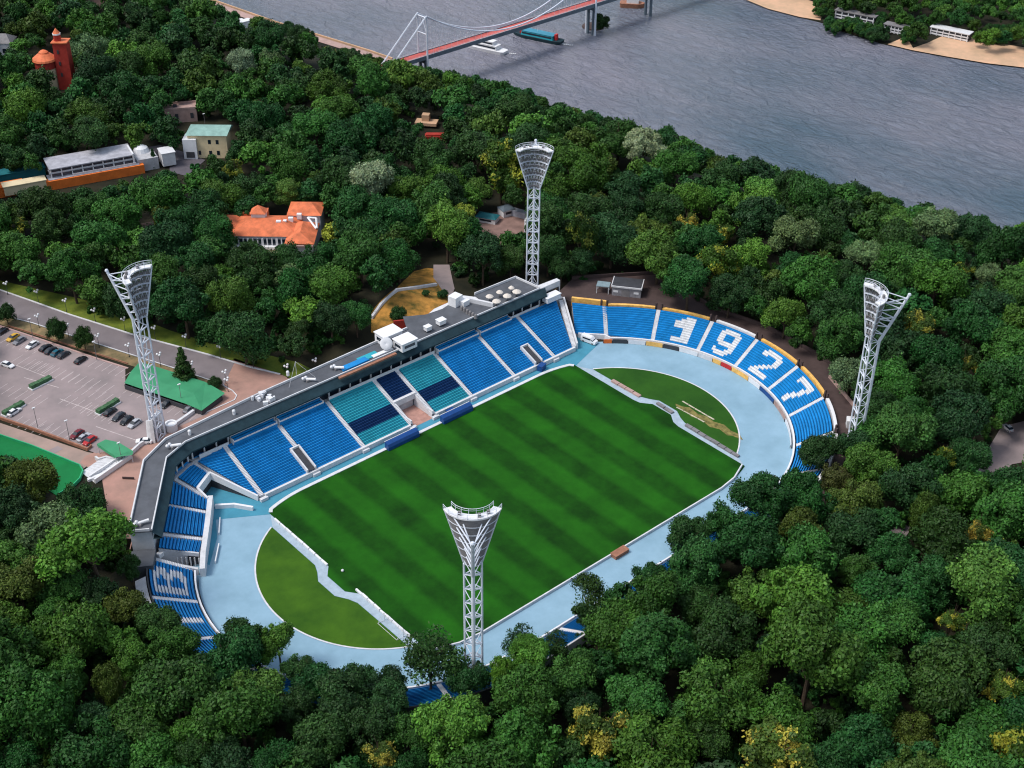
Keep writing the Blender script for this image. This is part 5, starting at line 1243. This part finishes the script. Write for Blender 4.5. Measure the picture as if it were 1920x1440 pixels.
# ------------------------------------------------------------------ trees
def crown_arrays(seed, puffs, leaves, size, flat=.82, core=True, fat=1.0, spiky=0.0, tint=.19, cone=False):
    """crown of radius about 1, centre at the origin: quads (n,4,3), colour factor (n,3)"""
    r = np.random.RandomState(seed); C = []; Rp = []
    lobes = [(lambda v: v/np.linalg.norm(v)*np.array([1, 1, flat])*(.30+.42*r.rand()))(r.normal(size=3)+np.array([0, 0, .35])) for _ in range(r.randint(5, 9))]
    for i in range(puffs):
        v = r.normal(size=3); v /= np.linalg.norm(v)
        if v[2] < -.35: v[2] = -v[2]*.5
        v /= np.linalg.norm(v)
        rad = (.48+.50*r.rand()**.7)*(1 if i % 4 else .45)
        if cone:
            z = r.rand(); a = r.rand()*6.283; rr = (1-z)**.9*.42*(.7+.5*r.rand()); c = np.array([rr*math.cos(a), rr*math.sin(a), z*2.3-.95]); C.append(c); Rp.append(.10+.16*(1-z)); continue
        C.append(v*rad*np.array([1, 1, flat]) if puffs == 90 or i % 5 == 0 else lobes[i % len(lobes)]+v*(.22+.20*r.rand())*np.array([1, 1, .9])); Rp.append((.12+.17*r.rand())*(1.0 if i % 4 else 1.4))
    C = np.array(C); Rp = np.array(Rp)*fat; nc = np.linalg.norm(C/np.array([1, 1, flat if not cone else 9]), axis=1); C = C/np.maximum(1, nc/.86)[:, None]
    pf = .70+.62*r.rand(puffs)                      # lighter and darker clumps
    w = Rp**2; w = w/w.sum(); idx = r.choice(puffs, leaves, p=w)
    n = r.normal(size=(leaves, 3)); n /= np.linalg.norm(n, axis=1)[:, None]
    out = C[idx]/(np.linalg.norm(C[idx], axis=1)[:, None]+1e-6)
    n = n+out*.55+np.array([0, 0, .25]); n /= np.linalg.norm(n, axis=1)[:, None]
    lump = 1+.22*np.sin(n[:, 0]*9+idx)*np.sin(n[:, 1]*8+idx*2)*np.sin(n[:, 2]*9)
    pos = C[idx]+n*(Rp[idx]*lump*(np.where(r.rand(leaves) < .12, 1.0+.40*r.rand(leaves), .80+.26*r.rand(leaves))))[:, None]
    keep = np.linalg.norm(pos/np.array([1, 1, flat+.12]), axis=1) < 1.22
    nn = n*.9+r.normal(size=(leaves, 3))*.55; nn /= np.linalg.norm(nn, axis=1)[:, None]
    t = np.cross(nn, r.normal(size=(leaves, 3))); t /= np.linalg.norm(t, axis=1)[:, None]; bt = np.cross(nn, t)
    s = size*(.65+.7*r.rand(leaves))[:, None]; e = (.45+.4*r.rand(leaves))[:, None]
    q = np.stack([pos-t*s-bt*s*e*.4, pos-t*s*.1-bt*s*e, pos+t*s+bt*s*e*.2, pos+t*s*.1+bt*s*e], 1)
    f = (pf[idx]*(1-tint+2*tint*r.rand(leaves)))
    col = np.stack([f*(.92+.25*r.rand(leaves)), f, f*(.8+.3*r.rand(leaves))], 1)
    q, col = q[keep], col[keep]
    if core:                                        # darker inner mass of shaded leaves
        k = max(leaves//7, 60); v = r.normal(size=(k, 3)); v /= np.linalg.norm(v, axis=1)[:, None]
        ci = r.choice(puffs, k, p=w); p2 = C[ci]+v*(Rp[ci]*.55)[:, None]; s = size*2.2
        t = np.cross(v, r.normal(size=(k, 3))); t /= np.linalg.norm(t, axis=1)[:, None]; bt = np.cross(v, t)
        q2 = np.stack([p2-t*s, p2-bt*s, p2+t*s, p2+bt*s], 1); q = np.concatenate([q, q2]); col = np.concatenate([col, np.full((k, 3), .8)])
    return q, col
def quads_mesh(name, q, col, material):
    n = len(q); me = bpy.data.meshes.new(name)
    me.vertices.add(n*4); me.loops.add(n*4); me.polygons.add(n)
    me.vertices.foreach_set('co', q.reshape(-1).astype(np.float32))
    me.loops.foreach_set('vertex_index', np.arange(n*4, dtype=np.int32))
    me.polygons.foreach_set('loop_start', np.arange(0, n*4, 4, dtype=np.int32)); me.polygons.foreach_set('loop_total', np.full(n, 4, dtype=np.int32))
    me.update(calc_edges=True)
    a = me.color_attributes.new('col', 'FLOAT_COLOR', 'POINT'); c4 = np.ones((n, 4, 4), np.float32); c4[:, :, :3] = col[:, None, :]
    a.data.foreach_set('color', c4.reshape(-1)); me.materials.append(material); return me
NV = 9
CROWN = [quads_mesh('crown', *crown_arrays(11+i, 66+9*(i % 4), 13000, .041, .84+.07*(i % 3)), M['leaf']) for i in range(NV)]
def two_tone(q, col, seed, a, b, share):
    r = np.random.RandomState(seed); cen = q.mean(1); k = np.sin(cen[:, 0]*5.1+seed)+np.sin(cen[:, 1]*5.7+seed*2)+np.sin(cen[:, 2]*6.3)+r.normal(size=len(q))*.55
    m_ = k > np.quantile(k, share); return q, np.where(m_[:, None], col*np.array(a), col*np.array(b))
CROWN_BLOSSOM = [quads_mesh('crown', *two_tone(*crown_arrays(131+i, 62, 9000, .050, .9), 131+i, (1, 1, 1), (.13, .27, .27), .60), M['leaf']) for i in range(3)]
CROWN_AIRY = [quads_mesh('crown', *crown_arrays(71+i, 44, 5200, .046, .9, core=False, fat=1.45), M['leaf']) for i in range(2)]
CROWN_CONE = [quads_mesh('crown', *crown_arrays(91+i, 70, 5000, .055, 1, core=True, cone=True), M['leaf']) for i in range(2)]
CROWN_ROUND = quads_mesh('crown', *crown_arrays(99, 90, 8200, .052, .95, fat=1.25), M['leaf'])
def trunk_mesh(seed):
    r = random.Random(seed); k = MB(); pts = [Vector((0, 0, -.15)), Vector((r.uniform(-.03, .03), r.uniform(-.03, .03), .5)), Vector((r.uniform(-.06, .06), r.uniform(-.06, .06), 1.15))]
    k.tube(pts[0], pts[1], .065, .05, 7); k.tube(pts[1], pts[2], .05, .03, 7)
    for i in range(6):
        a = i*1.05+r.random(); s = pts[1].lerp(pts[2], r.random()*.8); e = s+Vector((math.cos(a)*r.uniform(.4, .7), math.sin(a)*r.uniform(.4, .7), r.uniform(.35, .7)))
        k.tube(s, e, .025, .008, 5)
        k.tube(s.lerp(e, .5), s.lerp(e, .5)+Vector((r.uniform(-.3, .3), r.uniform(-.3, .3), .3)), .012, .004, 4)
    o = k.build('trunk', M['trunk']); me = o.data; bpy.data.objects.remove(o); return me
TRUNK = [trunk_mesh(i) for i in range(3)]
PAL = {'dark green': [(.020, .060, .014), (.017, .056, .016), (.023, .064, .013)], 'deep bluish green': [(.015, .070, .015), (.018, .078, .017)],
       'mid green': [(.033, .102, .016), (.032, .108, .019), (.040, .104, .014)], 'olive green': [(.046, .088, .013), (.055, .092, .014)],
       'bright green': [(.062, .165, .020), (.072, .170, .026)], 'brownish green': [(.060, .066, .018)],
       'yellow': [(.34, .34, .05), (.36, .33, .05)], 'yellow green': [(.21, .27, .03), (.22, .25, .035)], 'silver green': [(.23, .33, .22), (.19, .28, .16)], 'pale green': [(.085, .155, .06)]}
trees = []
def put_tree(x, y, r, hk, cname, seed, kind='broad', cover=None):
    """r crown radius, hk height of the crown centre above ground in radii"""
    g = H(x, y); trees.append(dict(x=x, y=y, r=r, g=g, zc=g+hk*r, c=cname, s=seed, k=kind))
def crown_px(t):
    c = (t['x'], t['y'], t['zc']); u, v = proj(c); Z = (Vector(c)-CP).dot(FW); return u, v, t['r']*FX/Z
# areas of the place that stay free of trees, traced where they lie in the photograph
STAD = [(237, 1000), (275, 1038), (270, 1092), (300, 1137), (362, 1178), (412, 1180), (470, 1168), (495, 1196), (545, 1205), (552, 1250), (640, 1250), (740, 1270), (752, 1215), (850, 1190), (905, 1230), (940, 1222), (945, 1175), (975, 1158), (1003, 1195), (1047, 1180), (1055, 1110), (1090, 1078), (1140, 1072), (1165, 1090), (1200, 1072), (1215, 1035), (1260, 1015), (1280, 990), (1330, 960), (1365, 925), (1410, 882), (1445, 872), (1480, 890), (1510, 868), (1508, 842), (1535, 812), (1570, 808), (1608, 812), (1597, 770), (1562, 714), (1490, 662), (1415, 614), (1340, 590), (1255, 558), (1222, 534), (1130, 520), (1105, 545), (1060, 546), (1012, 530), (965, 522), (878, 550), (845, 525), (840, 478), (790, 488), (745, 545), (698, 585), (690, 622), (640, 648), (560, 695), (480, 740), (320, 800), (260, 865)]
LOT = [(-40, 528), (60, 556), (150, 585), (250, 620), (330, 645), (400, 668), (520, 700), (560, 715), (480, 760), (320, 830), (237, 985), (206, 985), (196, 915), (152, 893), (112, 932), (62, 868), (0, 855), (-60, 850)]
RIVER = [(430, -60), (430, 20), (520, 46), (590, 78), (640, 98), (700, 112), (760, 121), (870, 147), (955, 157), (965, 174), (1080, 208), (1200, 243), (1280, 266), (1360, 300), (1440, 306), (1530, 346), (1610, 356), (1700, 385), (1800, 405), (1870, 428), (1990, 430), (1990, -60)]
SHORELINE = [(385, -60), (385, 0), (440, 20), (510, 45), (520, 30), (480, -60)]
OPEN = [STAD, LOT, RIVER, [(385, -10), (402, 8), (500, 40), (515, 46), (530, 40), (540, -10)], [(592, 78), (640, 96), (650, 90), (600, 66)],
        [(428, 428), (480, 402), (570, 390), (608, 390), (605, 464), (562, 462), (545, 450), (528, 468), (446, 464)],
        [(75, 318), (100, 300), (245, 280), (300, 277), (320, 285), (318, 320), (275, 332), (238, 340), (190, 350), (150, 352), (90, 362), (30, 352), (0, 378), (-20, 378), (-20, 338), (15, 335)],
        [(345, 262), (352, 236), (446, 228), (440, 252), (415, 285), (385, 295), (352, 302)], [(306, 203), (370, 196), (368, 222), (318, 226)],
        [(68, 102), (98, 84), (110, 62), (130, 66), (146, 158), (118, 162), (98, 140), (74, 130)], [(-10, 66), (24, 74), (5, 103), (-10, 103)],
        [(897, 398), (940, 380), (990, 396), (986, 430), (955, 440), (905, 444), (897, 420)], [(778, 210), (804, 208), (824, 236), (840, 262), (838, 280), (800, 268), (780, 238)],
        [(1850, 870), (1880, 795), (1930, 785), (1930, 845), (1880, 885)], [(783, 1300), (885, 1296), (880, 1315), (835, 1330), (790, 1345)],
        [(345, 322), (362, 322), (382, 350), (370, 354)], [(440, 52), (470, 56), (470, 66), (440, 64)], [(165, -10), (198, -10), (198, 6), (165, 6)],
        [(213, 436), (285, 414), (286, 420), (215, 442)], [(1672, 975), (1695, 958), (1700, 975)]]
def inside(poly, x, y):
    c = False; j = len(poly)-1
    for i in range(len(poly)):
        xi, yi = poly[i]; xj, yj = poly[j]
        if (yi > y) != (yj > y) and x < (xj-xi)*(y-yi)/(yj-yi)+xi: c = not c
        j = i
    return c
BB = [(min(p[0] for p in o), min(p[1] for p in o), max(p[0] for p in o), max(p[1] for p in o)) for o in OPEN]
def hits(u, v, rp, f=.72):
    pts = [(u, v)]+[(u+rp*f*math.cos(a*.785), v+rp*f*.9*math.sin(a*.785)) for a in range(8)]
    for o, b in zip(OPEN, BB):
        if u+rp < b[0] or u-rp > b[2] or v+rp < b[1] or v-rp > b[3]: continue
        for p in pts:
            if inside(o, *p): return True
    return False
rnd = random.Random(20)
# trees that stand out in the photograph: pixel of the crown centre, crown radius in metres, colour, kind
HAND = [(697, 352, 8.5, 'silver green', 'broad'), (450, 128, 6.5, 'silver green', 'broad'), (508, 120, 5.5, 'pale green', 'broad'), (940, 318, 9.5, 'yellow green', 'broad'), (1090, 455, 6.5, 'yellow green', 'tall'),
        (838, 432, 8.5, 'bright green', 'broad'), (896, 370, 5.0, 'bright green', 'round'), (1205, 290, 7.5, 'silver green', 'broad'), (1490, 458, 7.5, 'pale green', 'broad'), (1622, 492, 6.5, 'pale green', 'broad'), (1755, 440, 7.5, 'pale green', 'broad'),
        (1290, 425, 4.0, 'yellow', 'broad'), (1357, 448, 3.8, 'yellow', 'broad'), (540, 370, 5.5, 'bright green', 'broad'), (440, 330, 5, 'yellow green', 'broad'), (38, 430, 3.4, 'yellow green', 'broad'),
        (172, 1040, 10.5, 'bright green', 'broad'), (38, 1110, 7.5, 'olive green', 'broad'), (205, 1290, 4.8, 'olive green', 'tall'), (236, 1150, 5.2, 'olive green', 'broad'), (130, 1190, 8, 'mid green', 'broad'), (246, 1066, 3.2, 'dark green', 'broad'), (445, 1205, 5, 'dark green', 'broad'), (320, 1215, 6, 'mid green', 'broad'), (60, 1320, 9, 'mid green', 'broad'),
        (522, 1218, 5.0, 'bright green', 'broad'), (1602, 838, 4.8, 'dark green', 'broad'), (1622, 806, 4.4, 'mid green', 'broad'), (560, 1262, 4.0, 'dark green', 'broad'), (430, 1240, 7, 'deep bluish green', 'broad'), (805, 1240, 7.0, 'dark green', 'airy'), (1638, 815, 5.6, 'mid green', 'broad'), (190, 1122, 5.0, 'dark green', 'broad'), (118, 1108, 5.5, 'mid green', 'broad'), (482, 1222, 5.2, 'dark green', 'broad'), (590, 1285, 5.0, 'deep bluish green', 'broad'), (668, 1288, 5.0, 'dark green', 'broad'), (730, 1292, 4.6, 'dark green', 'broad'), (975, 1205, 4.2, 'dark green', 'airy'), (1100, 1125, 5.0, 'dark green', 'airy'), (1290, 1010, 6.0, 'dark green', 'broad'), (1430, 935, 7.5, 'deep bluish green', 'broad'),
        (1540, 850, 5.5, 'dark green', 'broad'), (1225, 1130, 7.5, 'mid green', 'broad'), (1125, 1385, 6.2, 'yellow', 'broad'), (1445, 1425, 7.5, 'yellow', 'broad'), (1880, 1310, 4.4, 'yellow', 'broad'), (1830, 1010, 3.6, 'yellow', 'broad'), (1885, 1045, 3.4, 'yellow', 'broad'), (1780, 1180, 3.2, 'yellow', 'broad'),
        (715, 1428, 3.6, 'yellow', 'broad'), (1735, 970, 5.0, 'olive green', 'tall'), (1770, 870, 3.2, 'yellow green', 'broad'), (1520, 1240, 10.5, 'mid green', 'broad'), (1640, 1300, 7.5, 'mid green', 'broad'), (1830, 1110, 8.5, 'bright green', 'broad'), (1600, 940, 6.5, 'olive green', 'broad'), (1560, 900, 5, 'brownish green', 'broad'),
        (1720, 620, 5.0, 'yellow green', 'broad'), (1805, 520, 3.6, 'yellow green', 'broad'), (1850, 525, 4.5, 'pale green', 'broad'), (1810, 700, 3.4, 'yellow green', 'broad'), (1690, 820, 8.5, 'mid green', 'broad'), (1800, 790, 8.5, 'dark green', 'broad'),
        (455, 620, 3.0, 'pale green', 'tall'), (217, 546, 2.2, 'brownish green', 'broad'), (1000, 1310, 7.5, 'mid green', 'broad'), (850, 1390, 8, 'bright green', 'broad'), (640, 1310, 7, 'dark green', 'broad'), (720, 1320, 5.5, 'dark green', 'broad'), (450, 1350, 8.5, 'mid green', 'broad'), (590, 1400, 6.5, 'dark green', 'broad'),
        (905, 480, 7.5, 'dark green', 'broad'), (958, 488, 5.2, 'dark green', 'broad'), (868, 462, 5.2, 'mid green', 'broad'), (1052, 500, 4.6, 'dark green', 'broad'), (1092, 492, 5.0, 'dark green', 'broad'), (620, 600, 6.0, 'dark green', 'broad'), (668, 590, 4.6, 'deep bluish green', 'broad'), (560, 625, 4.4, 'dark green', 'broad'), (1040, 1210, 3.5, 'dark green', 'airy'), (940, 1275, 3.6, 'bright green', 'tall'), (60, 905, 7, 'olive green', 'broad'), (150, 945, 6, 'dark green', 'broad'), (30, 960, 7, 'dark green', 'broad')]
CONES = [(343, 690, 5.0, 'dark green'), (288, 300, 3.0, 'dark green'), (513, 640, 2.6, 'deep bluish green'), (735, 584, 0, '')]
HK = {'broad': 1.45, 'tall': 1.9, 'round': 1.15, 'airy': 1.7, 'cone': .95}
for i, (u, v, r, c, k) in enumerate(HAND):
    hk = max(HK[k], 8.0/r if k != 'round' and r > 3 else 0)
    z = 3+hk*r
    for _ in range(6):
        q = P(u, v, z); z = H(q.x, q.y)+hk*r
    put_tree(q.x, q.y, r, hk+(1.6/r if c in ('yellow', 'yellow green', 'silver green', 'pale green', 'bright green') else 0), c, 100+i, k)
for i, (u, v, r, c) in enumerate(CONES[:-1]):
    q = P(u, v, 6); q = P(u, v, H(q.x, q.y)+r); put_tree(q.x, q.y, r*1.05, .95, c, 500+i, 'cone')
for u, v, r in ((107, 622, 2.9), (157, 638, 2.7), (12, 591, 2.6)):
    q = P(u, v, 3+1.25*r); put_tree(q.x, q.y, r*1.05, 1.25, 'dark green', 950+u, 'oval')
for u, v, z, r in ((747, 592, 9.5, 2.7), (830, 544, 9, 1.7), (403, 722, 4, 2.0), (798, 548, 9, 1.2)):
    q = P(u, v, z); put_tree(q.x, q.y, r, .75, 'dark green', 900+int(u), 'round')
for u, v, r in ((538, 50, 5.5), (556, 60, 6), (575, 72, 6), (665, 104, 5.5), (690, 113, 5.5), (712, 120, 5), (650, 99, 4.5)):
    q = P(u, v, -67+1.3*r); trees.append(dict(x=q.x, y=q.y, r=r, g=-68.4, zc=-68.4+1.3*r, c='dark green', s=int(u), k='broad'))
nh = len(trees)
# the wood: dart throwing over the slopes in view
cell = {}
def near(x, y, r):
    cx, cy = int(x//12), int(y//12)
    for i in range(cx-2, cx+3):
        for j in range(cy-2, cy+3):
            for t in cell.get((i, j), ()):
                if (t['x']-x)**2+(t['y']-y)**2 < (.74*(t['r']+r))**2: return True
    return False
for t in trees: cell.setdefault((int(t['x']//12), int(t['y']//12)), []).append(t)
names = ['dark green']*30+['deep bluish green']*24+['mid green']*32+['olive green']*6+['bright green']*9+['pale green']*1+['yellow green']*1
for rr, tries in ((8.5, 6500), (7.0, 10500), (5.6, 18000), (4.4, 26000)):
    for _ in range(tries):
        u, v = rnd.uniform(-330, 2330), rnd.uniform(-130, 1900); q = P(u, v, 10)
        x, y = q.x, q.y
        if y > 640 or x > interp(y, SHORE)-11: continue
        r = rr*rnd.uniform(.85, 1.15); g = H(x, y)
        if g < 2 and oval(x, y) < 60: continue
        xc = interp(y, CREST)
        if x > xc+95: continue
        hk = max(1.12, 7.8/r)*rnd.uniform(.9, 1.15); zc = g+hk*r; pu, pv = proj((x, y, zc))
        if not (-340 < pu < 2340 and -120 < pv < 1760): continue
        Z = (Vector((x, y, zc))-CP).dot(FW); rp = r*FX/Z
        if hits(pu, pv, rp) or near(x, y, r): continue
        bu, bv = proj((x, y, g))
        if inside(STAD, bu, bv) and (oval(x, y) < 62 or y > 40): continue
        if inside(LOT, bu, bv): continue
        put_tree(x, y, r, hk, rnd.choice(names), rnd.randrange(10**6))
        cell.setdefault((int(x//12), int(y//12)), []).append(trees[-1])
for t in trees:
    t['u'], t['v'], t['rp'] = crown_px(t)
    t['in'] = -t['rp']*.6 < t['u'] < 1920+t['rp']*.6 and -t['rp']*.6 < t['v'] < 1440+t['rp']*.6
hand, auto = trees[:nh], trees[nh:]
auto.sort(key=lambda t: -(t['rp'] if t['in'] else t['rp']*.02))
NI = 300-sum(1 for t in hand if t['k'] not in ('cone', 'round', 'oval'))
solo, rest = auto[:NI], auto[NI:]
print('trees', len(trees), 'in view', sum(t['in'] for t in trees), 'solo', len(solo)+len(hand))
SIZEW = lambda r: 'small' if r < 4.2 else ('large' if r > 7.6 else 'medium')
# places one can find, with the pixel the label refers to
PLACES = [('by the letter stand', 300, 1200), ('in the near left wood', 90, 1380), ('below the running track', 600, 1330), ('around the nearest mast', 880, 1380), ('below the near touchline', 1180, 1230),
          ('at the bottom middle', 1150, 1420), ('right of bottom middle', 1500, 1360), ('at the bottom right edge', 1840, 1330), ('right of the pitch corner', 1480, 980), ('beside the right park path', 1800, 950), ('around the rightmost mast', 1680, 780),
          ('behind the 1927 stand', 1380, 520), ('on the right slope', 1780, 560), ('along the river edge', 1500, 400), ('beyond the farthest mast', 1080, 330), ('between villa and dry slope', 680, 500),
          ('around the orange villa', 500, 420), ('beyond the left road', 180, 470), ('by the pale pavilion', 180, 360), ('around the red tower', 120, 200), ('near the yellow house', 420, 240), ('below the footbridge end', 700, 200), ('by the green court', 110, 930), ('in front of the road', 380, 560), ('at the top left', 250, 60)]
def place(t): return min(PLACES, key=lambda p: (p[1]-t['u'])**2+((p[2]-t['v'])*1.2)**2)[0]
KIND = {'broad': 'tree', 'tall': 'narrow tree', 'oval': 'egg shaped tree', 'airy': 'sparse tree', 'round': 'clipped round bush', 'cone': 'dark cone shaped conifer'}
NAME = {'oval': 'clipped_tree', 'broad': 'broadleaf_tree', 'tall': 'broadleaf_tree', 'airy': 'broadleaf_tree', 'round': 'round_bush', 'cone': 'conifer'}
groups = {}
for t in hand+solo:
    pl = place(t); key = (SIZEW(t['r']), t['c'], t['k'], pl); groups.setdefault(key, []).append(t)
ORD = ['leftmost']+['%s from left' % w_ for w_ in ('second', 'third', 'fourth', 'fifth', 'sixth', 'seventh', 'eighth', 'ninth', 'tenth', 'eleventh', 'twelfth', 'thirteenth', 'fourteenth', 'fifteenth')]
for (sz, c, k, pl), lst in groups.items():
    lst.sort(key=lambda t: t['u'])
    cc = '' if k in ('cone', 'oval') else c+' '
    for i, t in enumerate(lst):
        t['label'] = '%s %s%s %s' % (sz, cc, KIND[k], pl)
        if len(lst) > 1: t['label'] = ('%s of the %s %s%ss %s' % (ORD[min(i, 14)], sz, cc, KIND[k], pl)).replace('bushs', 'bushes')
for t in hand+solo:
    r_ = random.Random(t['s']); k = t['k']
    me = {'broad': CROWN[t['s'] % NV], 'tall': CROWN[t['s'] % NV], 'airy': CROWN_AIRY[t['s'] % 2], 'round': CROWN_ROUND, 'oval': CROWN_ROUND, 'cone': CROWN_CONE[t['s'] % 2]}[k]
    if t['c'] in ('yellow', 'yellow green') and k in ('broad', 'tall'): me = CROWN_BLOSSOM[t['s'] % 3]
    root = empty(NAME[k], (t['x'], t['y'], t['g']), r_.uniform(0, 6.28), t['label'], 'bush' if k == 'round' else 'tree', {'oval': 'egg shaped clipped trees by the car park', 'broad': 'broadleaf trees of the park', 'tall': 'broadleaf trees of the park', 'airy': 'broadleaf trees of the park', 'round': 'round bushes', 'cone': 'dark conifers'}[k])
    cr = bpy.data.objects.new('crown', me); COL.objects.link(cr); cr.parent = root
    hz = 1.0 if k not in ('tall', 'oval') else 1.45
    cr.location = (0, 0, t['zc']-t['g']); cr.scale = (t['r']*(.8 if k == 'tall' else 1)*r_.uniform(.92, 1.08), t['r']*(.8 if k == 'tall' else 1)*r_.uniform(.92, 1.08), t['r']*hz*r_.uniform(.9, 1.12))
    base = r_.choice(PAL[t['c']]); j = r_.uniform(.78, 1.25)
    cr.color = (base[0]*j*r_.uniform(.85, 1.15), base[1]*j, base[2]*j*r_.uniform(.85, 1.15), 1)
    tr = bpy.data.objects.new('trunk', TRUNK[t['s'] % 3]); COL.objects.link(tr); tr.parent = root
    tr.scale = (t['r']*.9, t['r']*.9, (t['zc']-t['g'])*.95)
# the rest of the wood as one mass
def mass(name, lst, variants, lab, cat):
    Q, Cc = [], []
    for t in lst:
        r_ = random.Random(t['s']); q, c = variants[t['s'] % len(variants)]
        a = r_.uniform(0, 6.28); co, si = math.cos(a), math.sin(a)
        rot = np.array([[co, si, 0], [-si, co, 0], [0, 0, 1]]); s = t['r']*np.array([r_.uniform(.92, 1.08), r_.uniform(.92, 1.08), r_.uniform(.9, 1.15)])
        Q.append(((q*s) @ rot+np.array([t['x'], t['y'], t['zc']])).astype(np.float32))
        base = np.array(r_.choice(PAL[t['c']]))*r_.uniform(.72, 1.28)*np.array([r_.uniform(.85, 1.15), 1, r_.uniform(.85, 1.15)]); Cc.append((c*base).astype(np.float32))
    me = quads_mesh(name, np.concatenate(Q), np.concatenate(Cc), M['leafw']); o = bpy.data.objects.new(name, me); COL.objects.link(o)
    tag(o, lab, cat, kind='stuff'); return o
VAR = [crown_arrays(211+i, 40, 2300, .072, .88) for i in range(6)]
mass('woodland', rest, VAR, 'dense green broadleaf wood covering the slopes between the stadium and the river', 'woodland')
ug = []; ur = random.Random(77)
for _ in range(9000):
    u, v = ur.uniform(-60, 1990), ur.uniform(0, 1560); q = P(u, v, 5); r = ur.uniform(1.4, 3.0)
    if q.x > interp(q.y, CREST)+10 or q.y > 560: continue
    g = H(q.x, q.y)
    if g < 2.2 and oval(q.x, q.y) < 60: continue
    zc = g+.6*r; pu, pv = proj((q.x, q.y, zc)); Z = (Vector((q.x, q.y, zc))-CP).dot(FW); rp = r*FX/Z
    if hits(pu, pv, rp, 1.0) or inside(STAD, pu, pv) or inside(LOT, pu, pv): continue
    ug.append(dict(x=q.x, y=q.y, r=r, g=g, zc=zc, c=ur.choice(['dark green', 'dark green', 'deep bluish green', 'mid green']), s=ur.randrange(10**6), k='broad'))
ug = ug[:2600]
VARU = [crown_arrays(311+i, 14, 260, .16, .8) for i in range(5)]
mass('undergrowth', ug, VARU, 'low dark green bushes filling the ground beneath the trees', 'undergrowth')
far = []
for (a_, b_, c_, d_, n_) in ((1548, 1562, 48, 60, 8), (1562, 1610, 48, 66, 30), (1610, 1662, 60, 80, 30), (1690, 1712, 66, 84, 10), (1642, 1660, 36, 58, 10), (1530, 1560, 10, 36, 12), (1700, 1742, 40, 68, 16), (1830, 1900, 62, 84, 30)):
    fq = random.Random(a_)
    for _ in range(n_):
        q = P(fq.uniform(a_, b_), fq.uniform(c_, d_), -69); r = fq.uniform(2.4, 3.9)
        far.append(dict(x=q.x, y=q.y, r=r, g=-69, zc=-69.3+.95*r, c=fq.choice(['dark green', 'mid green', 'deep bluish green']), s=fq.randrange(10**6), k='broad'))
BEACHP = [[(1380, -25), (1400, 0), (1440, 17), (1500, 34), (1545, 44), (1548, 20), (1530, 0), (1480, -20)], [(1660, 84), (1690, 66), (1712, 86), (1745, 68), (1742, 48), (1822, 60), (1822, 78), (1850, 86), (1960, 99), (1960, 140), (1700, 110)], [(1560, 24), (1600, 26), (1642, 36), (1640, 46), (1600, 44), (1565, 36)], [(1655, 50), (1700, 58), (1702, 76), (1660, 70)]]
fr_ = random.Random(8)
for _ in range(9000):
    u, v = fr_.uniform(1400, 2100), fr_.uniform(-140, 135); q = P(u, v, -69); r = fr_.uniform(4.2, 7.5)
    # must stand on the far bank
    lim = 0
    for (a, c), (d, e) in zip(FB[:-1], FB[1:]):
        if a <= u <= d: lim = c+(e-c)*(u-a)/(d-a)
    if u > 1960: lim = 133
    if v > lim-3: continue
    zc = -69+1.35*r; pu, pv = proj((q.x, q.y, zc)); rp = r*FX/(Vector((q.x, q.y, zc))-CP).dot(FW)
    if any(inside(b_, pu+dx*rp*.7, pv+dy*rp*.7) for b_ in BEACHP for dx, dy in ((0, 0), (1, 0), (-1, 0), (0, 1), (0, -1))): continue
    if any((f['x']-q.x)**2+(f['y']-q.y)**2 < (.85*(f['r']+r))**2 for f in far): continue
    far.append(dict(x=q.x, y=q.y, r=r, g=-69, zc=zc, c=fr_.choice(['mid green']*4+['dark green']*2+['bright green']*2+['deep bluish green']), s=fr_.randrange(10**6), k='broad'))
mass('far_woodland', far, VAR, 'green wood behind the beaches on the far river bank', 'woodland')
print('far', len(far), 'mass quads', sum(len(v[0]) for v in VAR)/6*len(rest))
q = P(1118, 46, -66); isl = [dict(x=q.x+1, y=q.y-3, r=6.6, g=-69, zc=-64.5, c='dark green', s=4, k='broad')]
o = mass('island_bush', isl, VAR, 'dark green bush growing on the small island at the bridge pier', 'bush'); del o['kind']
